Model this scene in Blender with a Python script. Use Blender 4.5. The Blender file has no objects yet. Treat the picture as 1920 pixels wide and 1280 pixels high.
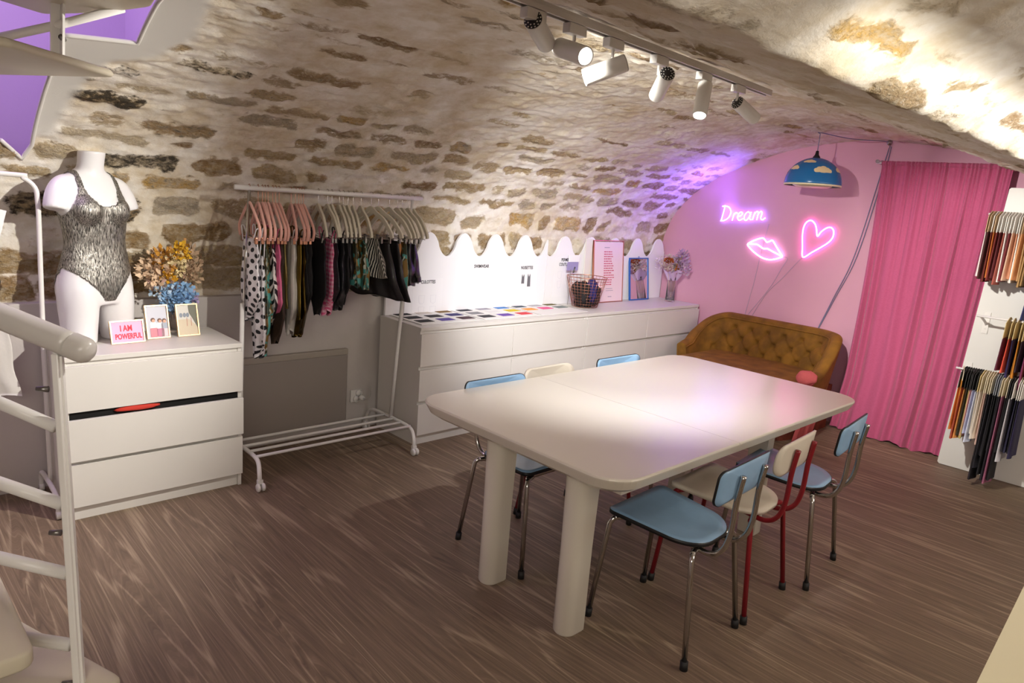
import bpy, bmesh, math, random
import numpy as np
from mathutils import Vector, Matrix, noise as mnoise
from math import pi, sin, cos, radians, sqrt, exp

SC = bpy.context.scene
COL = SC.collection
# ------------------------------------------------------------------ camera, world, lamps, exposure
CAM_LOC = (-0.637, -3.475, 1.609)
YAW, PITCH, ROLL, FPX = radians(44.027), radians(11.468), radians(4.435), 1307.0

def make_camera():
    f = Vector((sin(YAW)*cos(PITCH), cos(YAW)*cos(PITCH), -sin(PITCH)))
    r = Vector((cos(YAW), -sin(YAW), 0)); u = r.cross(f)
    r2 = r*cos(ROLL) + u*sin(ROLL); u2 = -r*sin(ROLL) + u*cos(ROLL)
    cd = bpy.data.cameras.new('camera'); cd.sensor_width = 36; cd.lens = FPX/1920*36
    cd.clip_start = 0.02
    co = bpy.data.objects.new('camera', cd)
    m = Matrix((r2, u2, -f)).transposed().to_4x4(); m.translation = Vector(CAM_LOC)
    co.matrix_world = m
    COL.objects.link(co); SC.camera = co
make_camera()

w = bpy.data.worlds.new('world'); SC.world = w; w.use_nodes = True
w.node_tree.nodes['Background'].inputs[0].default_value = (0.9, 0.8, 0.75, 1)
w.node_tree.nodes['Background'].inputs[1].default_value = 0.05
vs = SC.view_settings; vs.view_transform = 'Standard'; vs.look = 'None'; vs.gamma = 1; vs.use_curve_mapping = False
vs.exposure = 0.0

def light(name, kind, loc, energy, color, target=None, size=0.05, angle=60, blend=0.6, sizey=None, spread=180):
    ld = bpy.data.lights.new(name, kind); ld.energy = energy; ld.color = color
    if kind == 'SPOT':
        ld.spot_size = radians(angle); ld.spot_blend = blend; ld.shadow_soft_size = size
    elif kind == 'AREA':
        ld.size = size; ld.spread = radians(spread)
        if sizey: ld.shape = 'RECTANGLE'; ld.size_y = sizey
    else: ld.shadow_soft_size = size
    o = bpy.data.objects.new(name, ld); o.location = loc
    if target is not None:
        o.rotation_euler = (Vector(target) - Vector(loc)).to_track_quat('-Z', 'Y').to_euler()
    COL.objects.link(o); return o

WARM = (1.0, 0.88, 0.74); WHITE = (1.0, 0.96, 0.88)
# unseen soft fill lights added behind the camera to lift the room
light('fill_light', 'AREA', (-1.3, -4.0, 2.1), 45, (1.0, 0.93, 0.82), (1.4, -0.8, 0.9), 1.1)
light('fill_light', 'AREA', (2.6, -4.3, 2.05), 30, (1.0, 0.92, 0.82), (2.2, -1.0, 0.9), 1.1)
# unseen lights added behind the low ceiling ridge to brighten its edge
light('ridge_fill', 'AREA', (2.75, -2.955, 1.895), 5.0, WHITE, (2.75, -2.865, 1.945), 4.2, sizey=.012)
light('ridge_fill', 'AREA', (3.6, -3.06, 1.875), 4.5, WHITE, (3.6, -2.90, 1.985), 2.6, sizey=.012)
# stairwell, violet tube light upstairs
light('stairwell_lamp', 'AREA', (-0.75, -0.1, 3.3), 26, (0.86, 0.64, 1.0), (-0.6, 1.0, 2.3), 0.5)

# ------------------------------------------------------------------ helpers
def lin(h):
    h = h.lstrip('#'); c = [int(h[i:i+2], 16)/255 for i in (0, 2, 4)]
    return tuple(x/12.92 if x <= .04045 else ((x+.055)/1.055)**2.4 for x in c)

MATS = {}
def M(name, hexc, rough=.5, metal=0, spec=None, coat=0, sheen=0, var=0, vscale=8, bump=0, bscale=60, emis=None, estr=0, trans=0, alpha=None):
    if name in MATS: return MATS[name]
    m = bpy.data.materials.new(name); m.use_nodes = True; MATS[name] = m
    nt = m.node_tree; b = nt.nodes['Principled BSDF']
    c = lin(hexc) if isinstance(hexc, str) else hexc
    b.inputs['Base Color'].default_value = (*c, 1)
    b.inputs['Roughness'].default_value = rough; b.inputs['Metallic'].default_value = metal
    if spec is not None: b.inputs['Specular IOR Level'].default_value = spec
    if coat: b.inputs['Coat Weight'].default_value = coat
    if sheen: b.inputs['Sheen Weight'].default_value = sheen
    if trans: b.inputs['Transmission Weight'].default_value = trans
    if alpha is not None: b.inputs['Alpha'].default_value = alpha
    if emis:
        b.inputs['Emission Color'].default_value = (*emis, 1); b.inputs['Emission Strength'].default_value = estr
    N = nt.nodes.new; L = nt.links.new
    if var or bump:
        tc = N('ShaderNodeTexCoord')
    if var:
        n = N('ShaderNodeTexNoise'); n.inputs['Scale'].default_value = vscale; n.inputs['Detail'].default_value = 5
        L(tc.outputs['Object'], n.inputs['Vector'])
        r = N('ShaderNodeValToRGB'); L(n.outputs['Fac'], r.inputs[0])
        r.color_ramp.elements[0].position = .3; r.color_ramp.elements[1].position = .7
        r.color_ramp.elements[0].color = (*[x*(1-var) for x in c], 1)
        r.color_ramp.elements[1].color = (*[min(1, x*(1+var)) for x in c], 1)
        L(r.outputs[0], b.inputs['Base Color'])
    if bump:
        n = N('ShaderNodeTexNoise'); n.inputs['Scale'].default_value = bscale; n.inputs['Detail'].default_value = 4
        L(tc.outputs['Object'], n.inputs['Vector'])
        bp = N('ShaderNodeBump'); bp.inputs['Strength'].default_value = bump; bp.inputs['Distance'].default_value = .004
        L(n.outputs['Fac'], bp.inputs['Height']); L(bp.outputs[0], b.inputs['Normal'])
    return m

def nodes_of(m):
    nt = m.node_tree
    return nt, nt.nodes['Principled BSDF'], nt.nodes.new, nt.links.new

def math_node(nt, op, a, b=None, c=None):
    n = nt.nodes.new('ShaderNodeMath'); n.operation = op
    for i, v in enumerate((a, b, c)):
        if v is None: continue
        if isinstance(v, (int, float)): n.inputs[i].default_value = v
        else: nt.links.new(v, n.inputs[i])
    return n.outputs[0]

def mix_color(nt, fac, a, b):
    n = nt.nodes.new('ShaderNodeMix'); n.data_type = 'RGBA'
    for k, v in ((0, fac), (6, a), (7, b)):
        if isinstance(v, (int, float)): n.inputs[k].default_value = v
        elif isinstance(v, tuple): n.inputs[k].default_value = (*v, 1) if len(v) == 3 else v
        else: nt.links.new(v, n.inputs[k])
    return n.outputs[2]

class MB:
    """collects shapes and links them as ONE mesh object"""
    def __init__(s): s.v = []; s.f = []; s.uv = {}; s.flat = set()
    def add(s, vs, fs, uvs=None, flat=False):
        o = len(s.v); s.v += [tuple(p) for p in vs]
        for f in fs:
            if flat: s.flat.add(len(s.f))
            s.f.append(tuple(i+o for i in f))
        if uvs is not None:
            for i, t in enumerate(uvs): s.uv[o+i] = t
        return s
    def box(s, c, d, rot=None, bev=0):
        x, y, z = d[0]/2, d[1]/2, d[2]/2
        if bev <= 0:
            vs = [(a*x, b*y, e*z) for a in (-1, 1) for b in (-1, 1) for e in (-1, 1)]
            fs = [(0,1,3,2),(4,6,7,5),(0,4,5,1),(2,3,7,6),(0,2,6,4),(1,5,7,3)]
        else:
            bm = bmesh.new(); bmesh.ops.create_cube(bm, size=1)
            for v in bm.verts: v.co = Vector((v.co.x*d[0], v.co.y*d[1], v.co.z*d[2]))
            bmesh.ops.bevel(bm, geom=bm.edges[:], offset=bev, segments=2, affect='EDGES', profile=.6)
            bm.verts.index_update(); vs = [tuple(v.co) for v in bm.verts]; fs = [tuple(v.index for v in f.verts) for f in bm.faces]; bm.free()
        R = rot if rot is not None else Matrix.Identity(3)
        vs = [tuple(R @ Vector(p) + Vector(c)) for p in vs]
        return s.add(vs, fs, flat=True)
    def bx(s, x0, x1, y0, y1, z0, z1, bev=0):
        return s.box(((x0+x1)/2, (y0+y1)/2, (z0+z1)/2), (abs(x1-x0), abs(y1-y0), abs(z1-z0)), None, bev)
    def tube(s, pts, r, seg=8, closed=False, cap=True):
        P = [Vector(p) for p in pts]; n = len(P)
        rr = r if isinstance(r, (list, tuple)) else [r]*n
        T = []
        for i in range(n):
            a = P[i-1] if (i > 0 or closed) else P[i]; b = P[(i+1) % n] if (i < n-1 or closed) else P[i]
            t = (b-a); T.append(t.normalized() if t.length > 1e-9 else Vector((0, 0, 1)))
        up = Vector((0, 0, 1)) if abs(T[0].z) < .9 else Vector((1, 0, 0))
        nrm = (up - T[0]*up.dot(T[0])).normalized(); vs = []; fs = []
        for i in range(n):
            if i: nrm = (nrm - T[i]*nrm.dot(T[i])); nrm = nrm.normalized() if nrm.length > 1e-6 else Vector((1, 0, 0))
            bn = T[i].cross(nrm)
            for k in range(seg):
                a = 2*pi*k/seg; vs.append(P[i] + (nrm*cos(a) + bn*sin(a))*rr[i])
        m = n if closed else n-1
        for i in range(m):
            for k in range(seg):
                a = i*seg+k; b = i*seg+(k+1) % seg; j = ((i+1) % n)*seg
                fs.append((a, b, j+(k+1) % seg, j+k))
        if cap and not closed:
            fs.append(tuple(range(seg-1, -1, -1))); fs.append(tuple((n-1)*seg+k for k in range(seg)))
        return s.add(vs, fs)
    def cyl(s, a, b, r0, r1=None, seg=20): return s.tube([a, b], [r0, r0 if r1 is None else r1], seg)
    def lathe(s, prof, c=(0, 0, 0), seg=24, axis=None):
        """prof: list of (r, h) along axis"""
        ax = Vector(axis or (0, 0, 1)).normalized(); q = Vector((0, 0, 1)).rotation_difference(ax)
        vs = []; fs = []
        for r, h in prof:
            for k in range(seg):
                a = 2*pi*k/seg; vs.append(q @ Vector((r*cos(a), r*sin(a), h)) + Vector(c))
        for i in range(len(prof)-1):
            for k in range(seg):
                fs.append((i*seg+k, i*seg+(k+1) % seg, (i+1)*seg+(k+1) % seg, (i+1)*seg+k))
        return s.add(vs, fs)
    def disc(s, c, r, axis=(0, 0, 1), seg=24):
        q = Vector((0, 0, 1)).rotation_difference(Vector(axis).normalized())
        return s.add([q @ Vector((r*cos(2*pi*k/seg), r*sin(2*pi*k/seg), 0)) + Vector(c) for k in range(seg)], [tuple(range(seg))])
    def prism(s, poly, o, ux, uy, th):
        """poly 2d in frame (o,ux,uy), extruded by th along ux x uy"""
        o = Vector(o); ux = Vector(ux); uy = Vector(uy); nz = ux.cross(uy).normalized()*th; n = len(poly)
        A = [o + ux*a + uy*b for a, b in poly]
        vs = A + [p+nz for p in A]
        fs = [tuple(range(n-1, -1, -1)), tuple(range(n, 2*n))] + [(i, (i+1) % n, n+(i+1) % n, n+i) for i in range(n)]
        return s.add(vs, fs, flat=True)
    def grid(s, fn, nu, nv, closeu=False, uvfn=None):
        vs = []; fs = []; uv = []
        for j in range(nv):
            for i in range(nu):
                u = i/(nu if closeu else nu-1); v = j/(nv-1); vs.append(fn(u, v)); uv.append(uvfn(u, v) if uvfn else (u, v))
        for j in range(nv-1):
            for i in range(nu if closeu else nu-1):
                k = (i+1) % nu; fs.append((j*nu+i, j*nu+k, (j+1)*nu+k, (j+1)*nu+i))
        return s.add(vs, fs, uv)
    def blob(s, c, r, seg=10, seed=0, amp=.15, rot=None):
        rx, ry, rz = r if isinstance(r, (tuple, list)) else (r, r, r); R = rot or Matrix.Identity(3)
        def fn(u, v):
            a = 2*pi*u; t = pi*v; p = Vector((cos(a)*sin(t), sin(a)*sin(t), cos(t)))
            k = 1 + amp*mnoise.noise(p*1.7 + Vector((seed*3.1, seed*7.7, seed)))*1.6
            return R @ Vector((p.x*rx*k, p.y*ry*k, p.z*rz*k)) + Vector(c)
        return s.grid(fn, seg*2, seg+1, closeu=True)
    def build(s, name, mat, parent=None, label=None, smooth=True, kind=None):
        me = bpy.data.meshes.new(name); me.from_pydata(s.v, [], s.f); me.update()
        if smooth:
            sm = np.ones(len(s.f), bool)
            for i in s.flat: sm[i] = False
            me.polygons.foreach_set('use_smooth', sm)
        if s.uv:
            l = me.uv_layers.new(name='UVMap'); idx = np.zeros(len(me.loops), np.int32); me.loops.foreach_get('vertex_index', idx)
            arr = np.zeros((len(s.v), 2)); 
            for k, t in s.uv.items(): arr[k] = t
            l.data.foreach_set('uv', arr[idx].ravel())
        o = bpy.data.objects.new(name, me); COL.objects.link(o)
        if isinstance(mat, (list, tuple)):
            for x in mat: me.materials.append(x)
        elif mat: me.materials.append(mat)
        if parent is not None: o.parent = parent
        if label: o['label'] = label
        if kind: o['kind'] = kind
        return o

def tag(o, label, cat, group=None, kind=None):
    o['label'] = label; o['category'] = cat
    if group: o['group'] = group
    if kind: o['kind'] = kind
    return o
def thing(name, label, cat, loc=(0, 0, 0), rz=0, group=None, rot=None):
    o = bpy.data.objects.new(name, None); o.empty_display_size = .05; COL.objects.link(o)
    o.location = loc; o.rotation_euler = rot if rot else (0, 0, rz)
    return tag(o, label, cat, group)
def struct(o): o['kind'] = 'structure'; return o
def dup(root, label=None, loc=None, rz=None, group=None):
    r = root.copy(); COL.objects.link(r)
    if label: r['label'] = label
    if group: r['group'] = group
    if loc is not None: r.location = loc
    if rz is not None: r.rotation_euler = (0, 0, rz)
    for ch in list(root.children):
        c = ch.copy(); COL.objects.link(c); c.parent = r
        for g in list(ch.children):
            d = g.copy(); COL.objects.link(d); d.parent = c
    return r
def smooth_path(pts, n=6, closed=False):
    P = [Vector(p) for p in pts]; N = len(P); out = []
    for i in range(N if closed else N-1):
        if closed: p0, p1, p2, p3 = P[i-1], P[i], P[(i+1) % N], P[(i+2) % N]
        else: p0, p1, p2, p3 = P[max(i-1, 0)], P[i], P[i+1], P[min(i+2, N-1)]
        for k in range(n):
            t = k/n
            out.append(.5*((2*p1) + (-p0+p2)*t + (2*p0-5*p1+4*p2-p3)*t*t + (-p0+3*p1-3*p2+p3)*t**3))
    if not closed: out.append(P[-1])
    return out
def rrect(x0, x1, y0, y1, r, n=5):
    out = []
    for cx, cy, a0 in ((x1-r, y1-r, 0), (x0+r, y1-r, 90), (x0+r, y0+r, 180), (x1-r, y0+r, 270)):
        for k in range(n+1):
            a = radians(a0 + 90*k/n); out.append((cx+r*cos(a), cy+r*sin(a)))
    return out
def text(body, size, loc, rot, parent, mat, name='lettering', sx=1, align='CENTER', bold=0):
    cu = bpy.data.curves.new(name, 'FONT'); cu.body = body; cu.size = size; cu.align_x = align; cu.extrude = .0004; cu.offset = bold
    cu.resolution_u = 3
    o = bpy.data.objects.new(name, cu); COL.objects.link(o); cu.materials.append(mat)
    bpy.context.view_layer.update()
    me = bpy.data.meshes.new_from_object(o.evaluated_get(bpy.context.evaluated_depsgraph_get()))
    bpy.data.objects.remove(o); bpy.data.curves.remove(cu)
    me.name = name; me.materials.clear(); me.materials.append(mat)
    me.transform(Matrix.Diagonal((sx, 1, 1, 1)))
    o = bpy.data.objects.new(name, me); COL.objects.link(o)
    o.location = loc; o.rotation_euler = rot; o.parent = parent
    return o

# ------------------------------------------------------------------ materials
m_white = M('white_laminate', '#dedad4', .42, var=.02, vscale=3)
m_whitesat = M('white_paint_metal', '#e6e3df', .35)
m_plaster = M('grey_white_wall_paint', '#c6bfba', .85, bump=.25, bscale=40, var=.05, vscale=2.5)
m_pinkwall = M('pink_wall_paint', '#e2a9c0', .8, var=.025, vscale=3, bump=.1, bscale=30)
m_violet_lit = M('violet_lit_wall', '#cdb6e0', .8, bump=.1)  # violet stairwell light put into the wall colour
m_chrome = M('chrome', '#c9c6c2', .16, 1)
m_red = M('red_lacquer', '#861a24', .3)
m_rubber = M('black_rubber', '#1b1a1b', .6)
m_black = M('black_edge', '#17171a', .45)
m_gold = M('gold_metal', '#e3bd8f', .25, 1)
m_copper = M('copper_metal', '#c98f76', .3, 1)
m_steel = M('dull_steel', '#8c8985', .4, 1)
m_gap_shade = M('gap_shade_black', '#0a0909', .9)  # near-black colour painted as the shade inside the drawer gap

def floor_material():
    m = M('weathered_wood_floor', '#6b5a50', .62); nt, b, N, L = nodes_of(m)
    tc = N('ShaderNodeTexCoord')
    mp = N('ShaderNodeMapping'); mp.inputs['Scale'].default_value = (4.2, .20, 1); L(tc.outputs['Object'], mp.inputs[0])
    big = N('ShaderNodeTexNoise'); big.inputs['Scale'].default_value = 1.0; big.inputs['Detail'].default_value = 2.5; big.inputs['Distortion'].default_value = .4
    L(mp.outputs[0], big.inputs['Vector'])
    ring = math_node(nt, 'MULTIPLY', big.outputs['Fac'], 12.0)
    tri = math_node(nt, 'ABSOLUTE', math_node(nt, 'SUBTRACT', math_node(nt, 'FRACT', ring), .5))       # 0..0.5
    ln = N('ShaderNodeMapRange'); ln.interpolation_type = 'SMOOTHSTEP'; ln.inputs[1].default_value = .13; ln.inputs[2].default_value = .0; L(tri, ln.inputs[0])
    wob = N('ShaderNodeCombineXYZ'); L(math_node(nt, 'MULTIPLY', big.outputs['Fac'], 55.0), wob.inputs[0])
    mp2 = N('ShaderNodeMapping'); mp2.inputs['Scale'].default_value = (115, 2.6, 1); L(tc.outputs['Object'], mp2.inputs[0])
    va = N('ShaderNodeVectorMath'); va.operation = 'ADD'; L(mp2.outputs[0], va.inputs[0]); L(wob.outputs[0], va.inputs[1])
    fine = N('ShaderNodeTexNoise'); fine.inputs['Scale'].default_value = 1.0; fine.inputs['Detail'].default_value = 5; fine.inputs['Roughness'].default_value = .65
    L(va.outputs[0], fine.inputs['Vector'])
    br = N('ShaderNodeTexNoise'); br.inputs['Scale'].default_value = 7; br.inputs['Detail'].default_value = 3; L(mp.outputs[0], br.inputs['Vector'])
    v = math_node(nt, 'ADD', math_node(nt, 'MULTIPLY', math_node(nt, 'MULTIPLY', ln.outputs[0], br.outputs['Fac']), .55), math_node(nt, 'MULTIPLY', math_node(nt, 'SUBTRACT', fine.outputs['Fac'], .27), 1.15))
    r = N('ShaderNodeValToRGB'); L(v, r.inputs[0]); e = r.color_ramp.elements
    e[0].position = .0; e[0].color = (*lin('#62554a'), 1); e[1].position = .75; e[1].color = (*lin('#b3a592'), 1)
    x = r.color_ramp.elements.new(.3); x.color = (*lin('#827263'), 1)
    pat = N('ShaderNodeTexNoise'); pat.inputs['Scale'].default_value = 1.6; L(tc.outputs['Object'], pat.inputs['Vector'])
    tint = mix_color(nt, pat.outputs['Fac'], lin('#ebe0c4'), lin('#f6e6de'))
    n = N('ShaderNodeMix'); n.data_type = 'RGBA'; n.blend_type = 'MULTIPLY'; n.inputs[0].default_value = .7
    L(r.outputs[0], n.inputs[6]); L(tint, n.inputs[7]); L(n.outputs[2], b.inputs['Base Color'])
    bp = N('ShaderNodeBump'); bp.inputs['Strength'].default_value = .25; bp.inputs['Distance'].default_value = .002
    L(v, bp.inputs['Height']); L(bp.outputs[0], b.inputs['Normal'])
    return m

def stone_material():
    m = M('limewashed_rubble_stone', '#d8cdbd', .92, spec=.12); nt, b, N, L = nodes_of(m)
    at = lambda n: (lambda a: (setattr(a, 'attribute_name', n), a)[1])(N('ShaderNodeAttribute')).outputs['Fac']
    stone, tone, soot, smoothp = at('stone'), at('tone'), at('soot'), at('smoothp')
    tc = N('ShaderNodeTexCoord')
    mp = N('ShaderNodeMapping'); mp.inputs['Scale'].default_value = (1, 1.6, 1.6); L(tc.outputs['Object'], mp.inputs[0])
    def noise(sc, det=5, rough=.6, vec=None):
        n = N('ShaderNodeTexNoise'); n.inputs['Scale'].default_value = sc; n.inputs['Detail'].default_value = det; n.inputs['Roughness'].default_value = rough
        L(vec or tc.outputs['Object'], n.inputs['Vector']); return n.outputs['Fac']
    n1 = noise(24, 7, .68, mp.outputs[0]); n2 = noise(70, 4, .6, mp.outputs[0]); n3 = noise(3.2, 4); n4 = noise(9, 5, .7)
    # ragged stone mask
    k = math_node(nt, 'ADD', stone, math_node(nt, 'MULTIPLY', math_node(nt, 'SUBTRACT', n1, .5), 1.5))
    mk = N('ShaderNodeMapRange'); mk.interpolation_type = 'SMOOTHSTEP'; mk.inputs[1].default_value = .35; mk.inputs[2].default_value = .74; L(k, mk.inputs[0])
    # stone colours
    r = N('ShaderNodeValToRGB'); L(math_node(nt, 'ADD', tone, math_node(nt, 'MULTIPLY', math_node(nt, 'SUBTRACT', n4, .5), .7)), r.inputs[0])
    cols = [(.0, '#957551'), (.25, '#b0946a'), (.45, '#c0a87f'), (.62, '#ccb896'), (.8, '#b8ab98'), (1, '#cfa862')]
    e = r.color_ramp.elements; e[0].position = cols[0][0]; e[0].color = (*lin(cols[0][1]), 1); e[1].position = 1; e[1].color = (*lin(cols[-1][1]), 1)
    for p, h in cols[1:-1]: x = e.new(p); x.color = (*lin(h), 1)
    pit = N('ShaderNodeMapRange'); pit.inputs[1].default_value = .52; pit.inputs[2].default_value = .68; L(n2, pit.inputs[0])
    sc = mix_color(nt, math_node(nt, 'MULTIPLY', pit.outputs[0], .42), r.outputs[0], lin('#5c4833'))
    wash = N('ShaderNodeMapRange'); wash.inputs[1].default_value = .44; wash.inputs[2].default_value = .66; L(n1, wash.inputs[0])
    sc = mix_color(nt, math_node(nt, 'MULTIPLY', wash.outputs[0], .75), sc, lin('#d6c9b2'))
    sk = N('ShaderNodeMapRange'); sk.inputs[1].default_value = .85; sk.inputs[2].default_value = 1.05
    L(math_node(nt, 'ADD', soot, n1), sk.inputs[0]); sc = mix_color(nt, math_node(nt, 'MULTIPLY', sk.outputs[0], .9), sc, lin('#2b2622'))
    mort = N('ShaderNodeValToRGB'); L(math_node(nt, 'ADD', math_node(nt, 'MULTIPLY', n3, .6), math_node(nt, 'MULTIPLY', n4, .4)), mort.inputs[0])
    e = mort.color_ramp.elements; e[0].position = .38; e[0].color = (*lin('#d2c2a6'), 1); e[1].position = .60; e[1].color = (*lin('#f1ece3'), 1)
    col = mix_color(nt, mk.outputs[0], mort.outputs[0], sc)
    col = mix_color(nt, smoothp, col, lin('#d6d3cc'))
    L(col, b.inputs['Base Color'])
    h = math_node(nt, 'ADD', math_node(nt, 'MULTIPLY', n1, .8), math_node(nt, 'MULTIPLY', n2, .28))
    amt = math_node(nt, 'MULTIPLY', math_node(nt, 'ADD', math_node(nt, 'MULTIPLY', mk.outputs[0], .75), .3), math_node(nt, 'SUBTRACT', 1.05, smoothp))
    bp = N('ShaderNodeBump'); bp.inputs['Distance'].default_value = .028; L(amt, bp.inputs['Strength'])
    L(h, bp.inputs['Height']); L(bp.outputs[0], b.inputs['Normal'])
    return m

# ------------------------------------------------------------------ the setting
XW = 5.2            # pink end wall
def build_floor():
    b = MB(); b.bx(-2.4, XW+.1, -4.9, .75, -.06, 0); struct(b.build('floor', floor_material()))
build_floor()

PROF = [(.56,.93),(.56,1.2),(.53,1.38),(.454,1.57),(.30,1.755),(.044,1.935),(-.253,2.068),(-.488,2.152),(-.713,2.209),(-.971,2.247),(-1.294,2.269),(-1.526,2.25),(-1.821,2.207),(-2.065,2.14),(-2.3,2.045),(-2.55,1.97)]
PROF2 = [(-2.83,1.895),(-2.905,1.955),(-3.02,2.015),(-3.3,2.1),(-3.7,2.2),(-4.9,2.32)]
HOLE = [(.24,2.7),(.229,1.957),(.252,1.615),(.014,1.575),(.013,1.251),(-.002,.80),(-.035,.72),(-.13,.83),(-1.6,.83),(-1.6,2.7)]
PLAST = [(.30,2.9),(.38,2.057),(.43,1.733),(.34,1.527),(.18,1.43),(.15,1.299),(.065,.89),(.0,.84),(-1.6,.84),(-1.6,2.9)]

def vnoise(x, y, seed=0):
    xi = np.floor(x).astype(np.int64); yi = np.floor(y).astype(np.int64); fx = x-xi; fy = y-yi
    fx = fx*fx*(3-2*fx); fy = fy*fy*(3-2*fy)
    def h(a, b):
        n = (a*374761393 + b*668265263 + seed*1442695041) & 0xffffffff
        n = ((n ^ (n >> 13))*1274126177) & 0xffffffff
        return ((n ^ (n >> 16)) & 0xffff)/65535.0
    return (h(xi, yi)*(1-fx)+h(xi+1, yi)*fx)*(1-fy) + (h(xi, yi+1)*(1-fx)+h(xi+1, yi+1)*fx)*fy
def fbm(x, y, seed=0, o=4):
    a = 0; w = .5
    for i in range(o): a = a + w*vnoise(x, y, seed+i*17); x = x*2.03; y = y*2.03; w *= .5
    return a
def in_poly(px, py, poly):
    ins = np.zeros(px.shape, bool); n = len(poly)
    for i in range(n):
        x0, y0 = poly[i]; x1, y1 = poly[(i+1) % n]
        if y0 == y1: continue
        c = ((y0 > py) != (y1 > py)) & (px < (x1-x0)*(py-y0)/(y1-y0)+x0); ins ^= c
    return ins

def build_vault():
    pts = [Vector((0, a, b)) for a, b in PROF]
    sm = smooth_path(pts, 14)
    tail = [Vector((0, a, b)) for a, b in PROF2]
    sm = sm + smooth_path([sm[-1], tail[0]], 8)[1:] + smooth_path(tail, 10)[1:]
    P = np.array([(p.y, p.z) for p in sm]); S = np.r_[0, np.cumsum(np.hypot(*np.diff(P, axis=0).T))]
    xs = np.arange(-2.4, XW+.012, .0135); ss = np.arange(0, S[-1], .0125)
    y = np.interp(ss, S, P[:, 0]); z = np.interp(ss, S, P[:, 1])
    ty = np.gradient(y, ss); tz = np.gradient(z, ss)
    k = 5; ker = np.ones(k)/k
    ty = np.convolve(np.pad(ty, k//2, mode='edge'), ker, 'valid'); tz = np.convolve(np.pad(tz, k//2, mode='edge'), ker, 'valid')
    ny, nz = -tz, ty; ln = np.hypot(ny, nz); ny /= ln; nz /= ln     # inward: at the left wall points -y
    X, Sg = np.meshgrid(xs, ss)
    stone = np.zeros_like(X); tone = np.zeros_like(X); soot = np.zeros_like(X); hgt = np.zeros_like(X)
    rnd = random.Random(11)
    wx = X + .07*(fbm(X*3, Sg*5, 3)-.5)*2 + .03*(fbm(X*13, Sg*13, 6)-.5)*2; wsv = Sg + .05*(fbm(X*2.2, Sg*4, 9)-.5)*2 + .035*(fbm(X*10, Sg*14, 5)-.5)*2
    s0 = .02
    while s0 < S[-1]:
        rh = rnd.uniform(.105, .165) if s0 < 1.0 else rnd.uniform(.09, .14) if s0 < 1.5 else rnd.uniform(.075, .13)
        x0 = -2.5 + rnd.uniform(0, .3)
        rows = np.where((ss > s0-.12) & (ss < s0+rh+.12))[0]
        if len(rows) == 0: break
        r0, r1 = rows[0], rows[-1]+1
        while x0 < XW:
            wd = rnd.uniform(.17, .46); gap = rnd.uniform(.025, .06)
            if s0 < .2: wd *= 1.3; gap = .012
            cover = rnd.random()
            near = max(0, 1-s0/1.35)                              # low courses are barer
            leftness = max(0, min(1, (1.6-x0)/1.6)) if s0 < 2.4 else 0
            if s0 > 4.1: vis = .40 + .5*rnd.random() if cover > .35 else .12
            elif s0 > 1.25: vis = (rnd.uniform(.5, .78) if cover > .78-.45*leftness else rnd.uniform(.0, .42))
            else: vis = 1.15 if s0 < .2 else rnd.uniform(.62, 1.0) if cover > .16 else .36
            c0 = np.searchsorted(xs, x0-.1); c1 = np.searchsorted(xs, x0+wd+.1)
            if c1 > c0:
                dx = np.abs(wx[r0:r1, c0:c1]-(x0+wd/2))-(wd/2-gap/2); sh = rnd.uniform(-.012, .012)
                dy = np.abs(wsv[r0:r1, c0:c1]-(s0+rh/2+sh))-(rh/2-gap*.42)
                rr = .05; qx = np.maximum(dx+rr, 0); qy = np.maximum(dy+rr, 0)
                sd = np.hypot(qx, qy)+np.minimum(np.maximum(dx+rr, dy+rr), 0)-rr
                m = np.clip(.5-sd/.042, 0, 1)*max(vis, 0)
                mm = m > stone[r0:r1, c0:c1]
                stone[r0:r1, c0:c1] = np.where(mm, m, stone[r0:r1, c0:c1])
                t = rnd.random() if s0 > .3 else rnd.uniform(0, .55)
                tone[r0:r1, c0:c1] = np.where(mm, t, tone[r0:r1, c0:c1])
                sv = .56*leftness*rnd.random()**.7 if 0.35 < s0 < 1.6 else .10*rnd.random()
                soot[r0:r1, c0:c1] = np.where(mm, sv, soot[r0:r1, c0:c1])
                pr = rnd.uniform(-.008, .012)
                hgt[r0:r1, c0:c1] = np.where(mm, pr*np.clip(-sd/.03, 0, 1), hgt[r0:r1, c0:c1])
            x0 += wd
        s0 += rh
    # masks for the plaster round the stair opening
    sp = in_poly(X+.02*(fbm(X*14, Sg*14, 21)-.5), Sg+.03*(fbm(X*12, Sg*12, 22)-.5), PLAST).astype(float)
    for _ in range(2): sp = (sp + np.roll(sp, 1, 0)+np.roll(sp, -1, 0)+np.roll(sp, 1, 1)+np.roll(sp, -1, 1))/5
    rough = (fbm(X*20, Sg*44, 40, 5)-.5)*.034 + (fbm(X*5, Sg*11, 41, 3)-.5)*.022
    bulge = np.clip(1-np.abs(Sg-.27)/.3, 0, 1)*.02
    s_r = S[np.argmin(np.abs(P[:, 0]+2.83))]; calm = 1-.35*np.exp(-((Sg-s_r-.06)/.16)**2)
    d = (hgt + rough*(.5+.75*stone) + bulge)*(1-sp)*calm
    d *= np.clip(Sg/.02, 0, 1)
    far = np.clip((XW-X)/.05, 0, 1); d *= .3+.7*far
    Y = y[:, None]+ny[:, None]*d; Z = z[:, None]+nz[:, None]*d
    nx, ns = len(xs), len(ss)
    co = np.stack([X, Y, Z], -1).reshape(-1, 3)
    idx = np.arange(nx*ns).reshape(ns, nx)
    q = np.stack([idx[:-1, :-1], idx[:-1, 1:], idx[1:, 1:], idx[1:, :-1]], -1).reshape(-1, 4)
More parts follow.
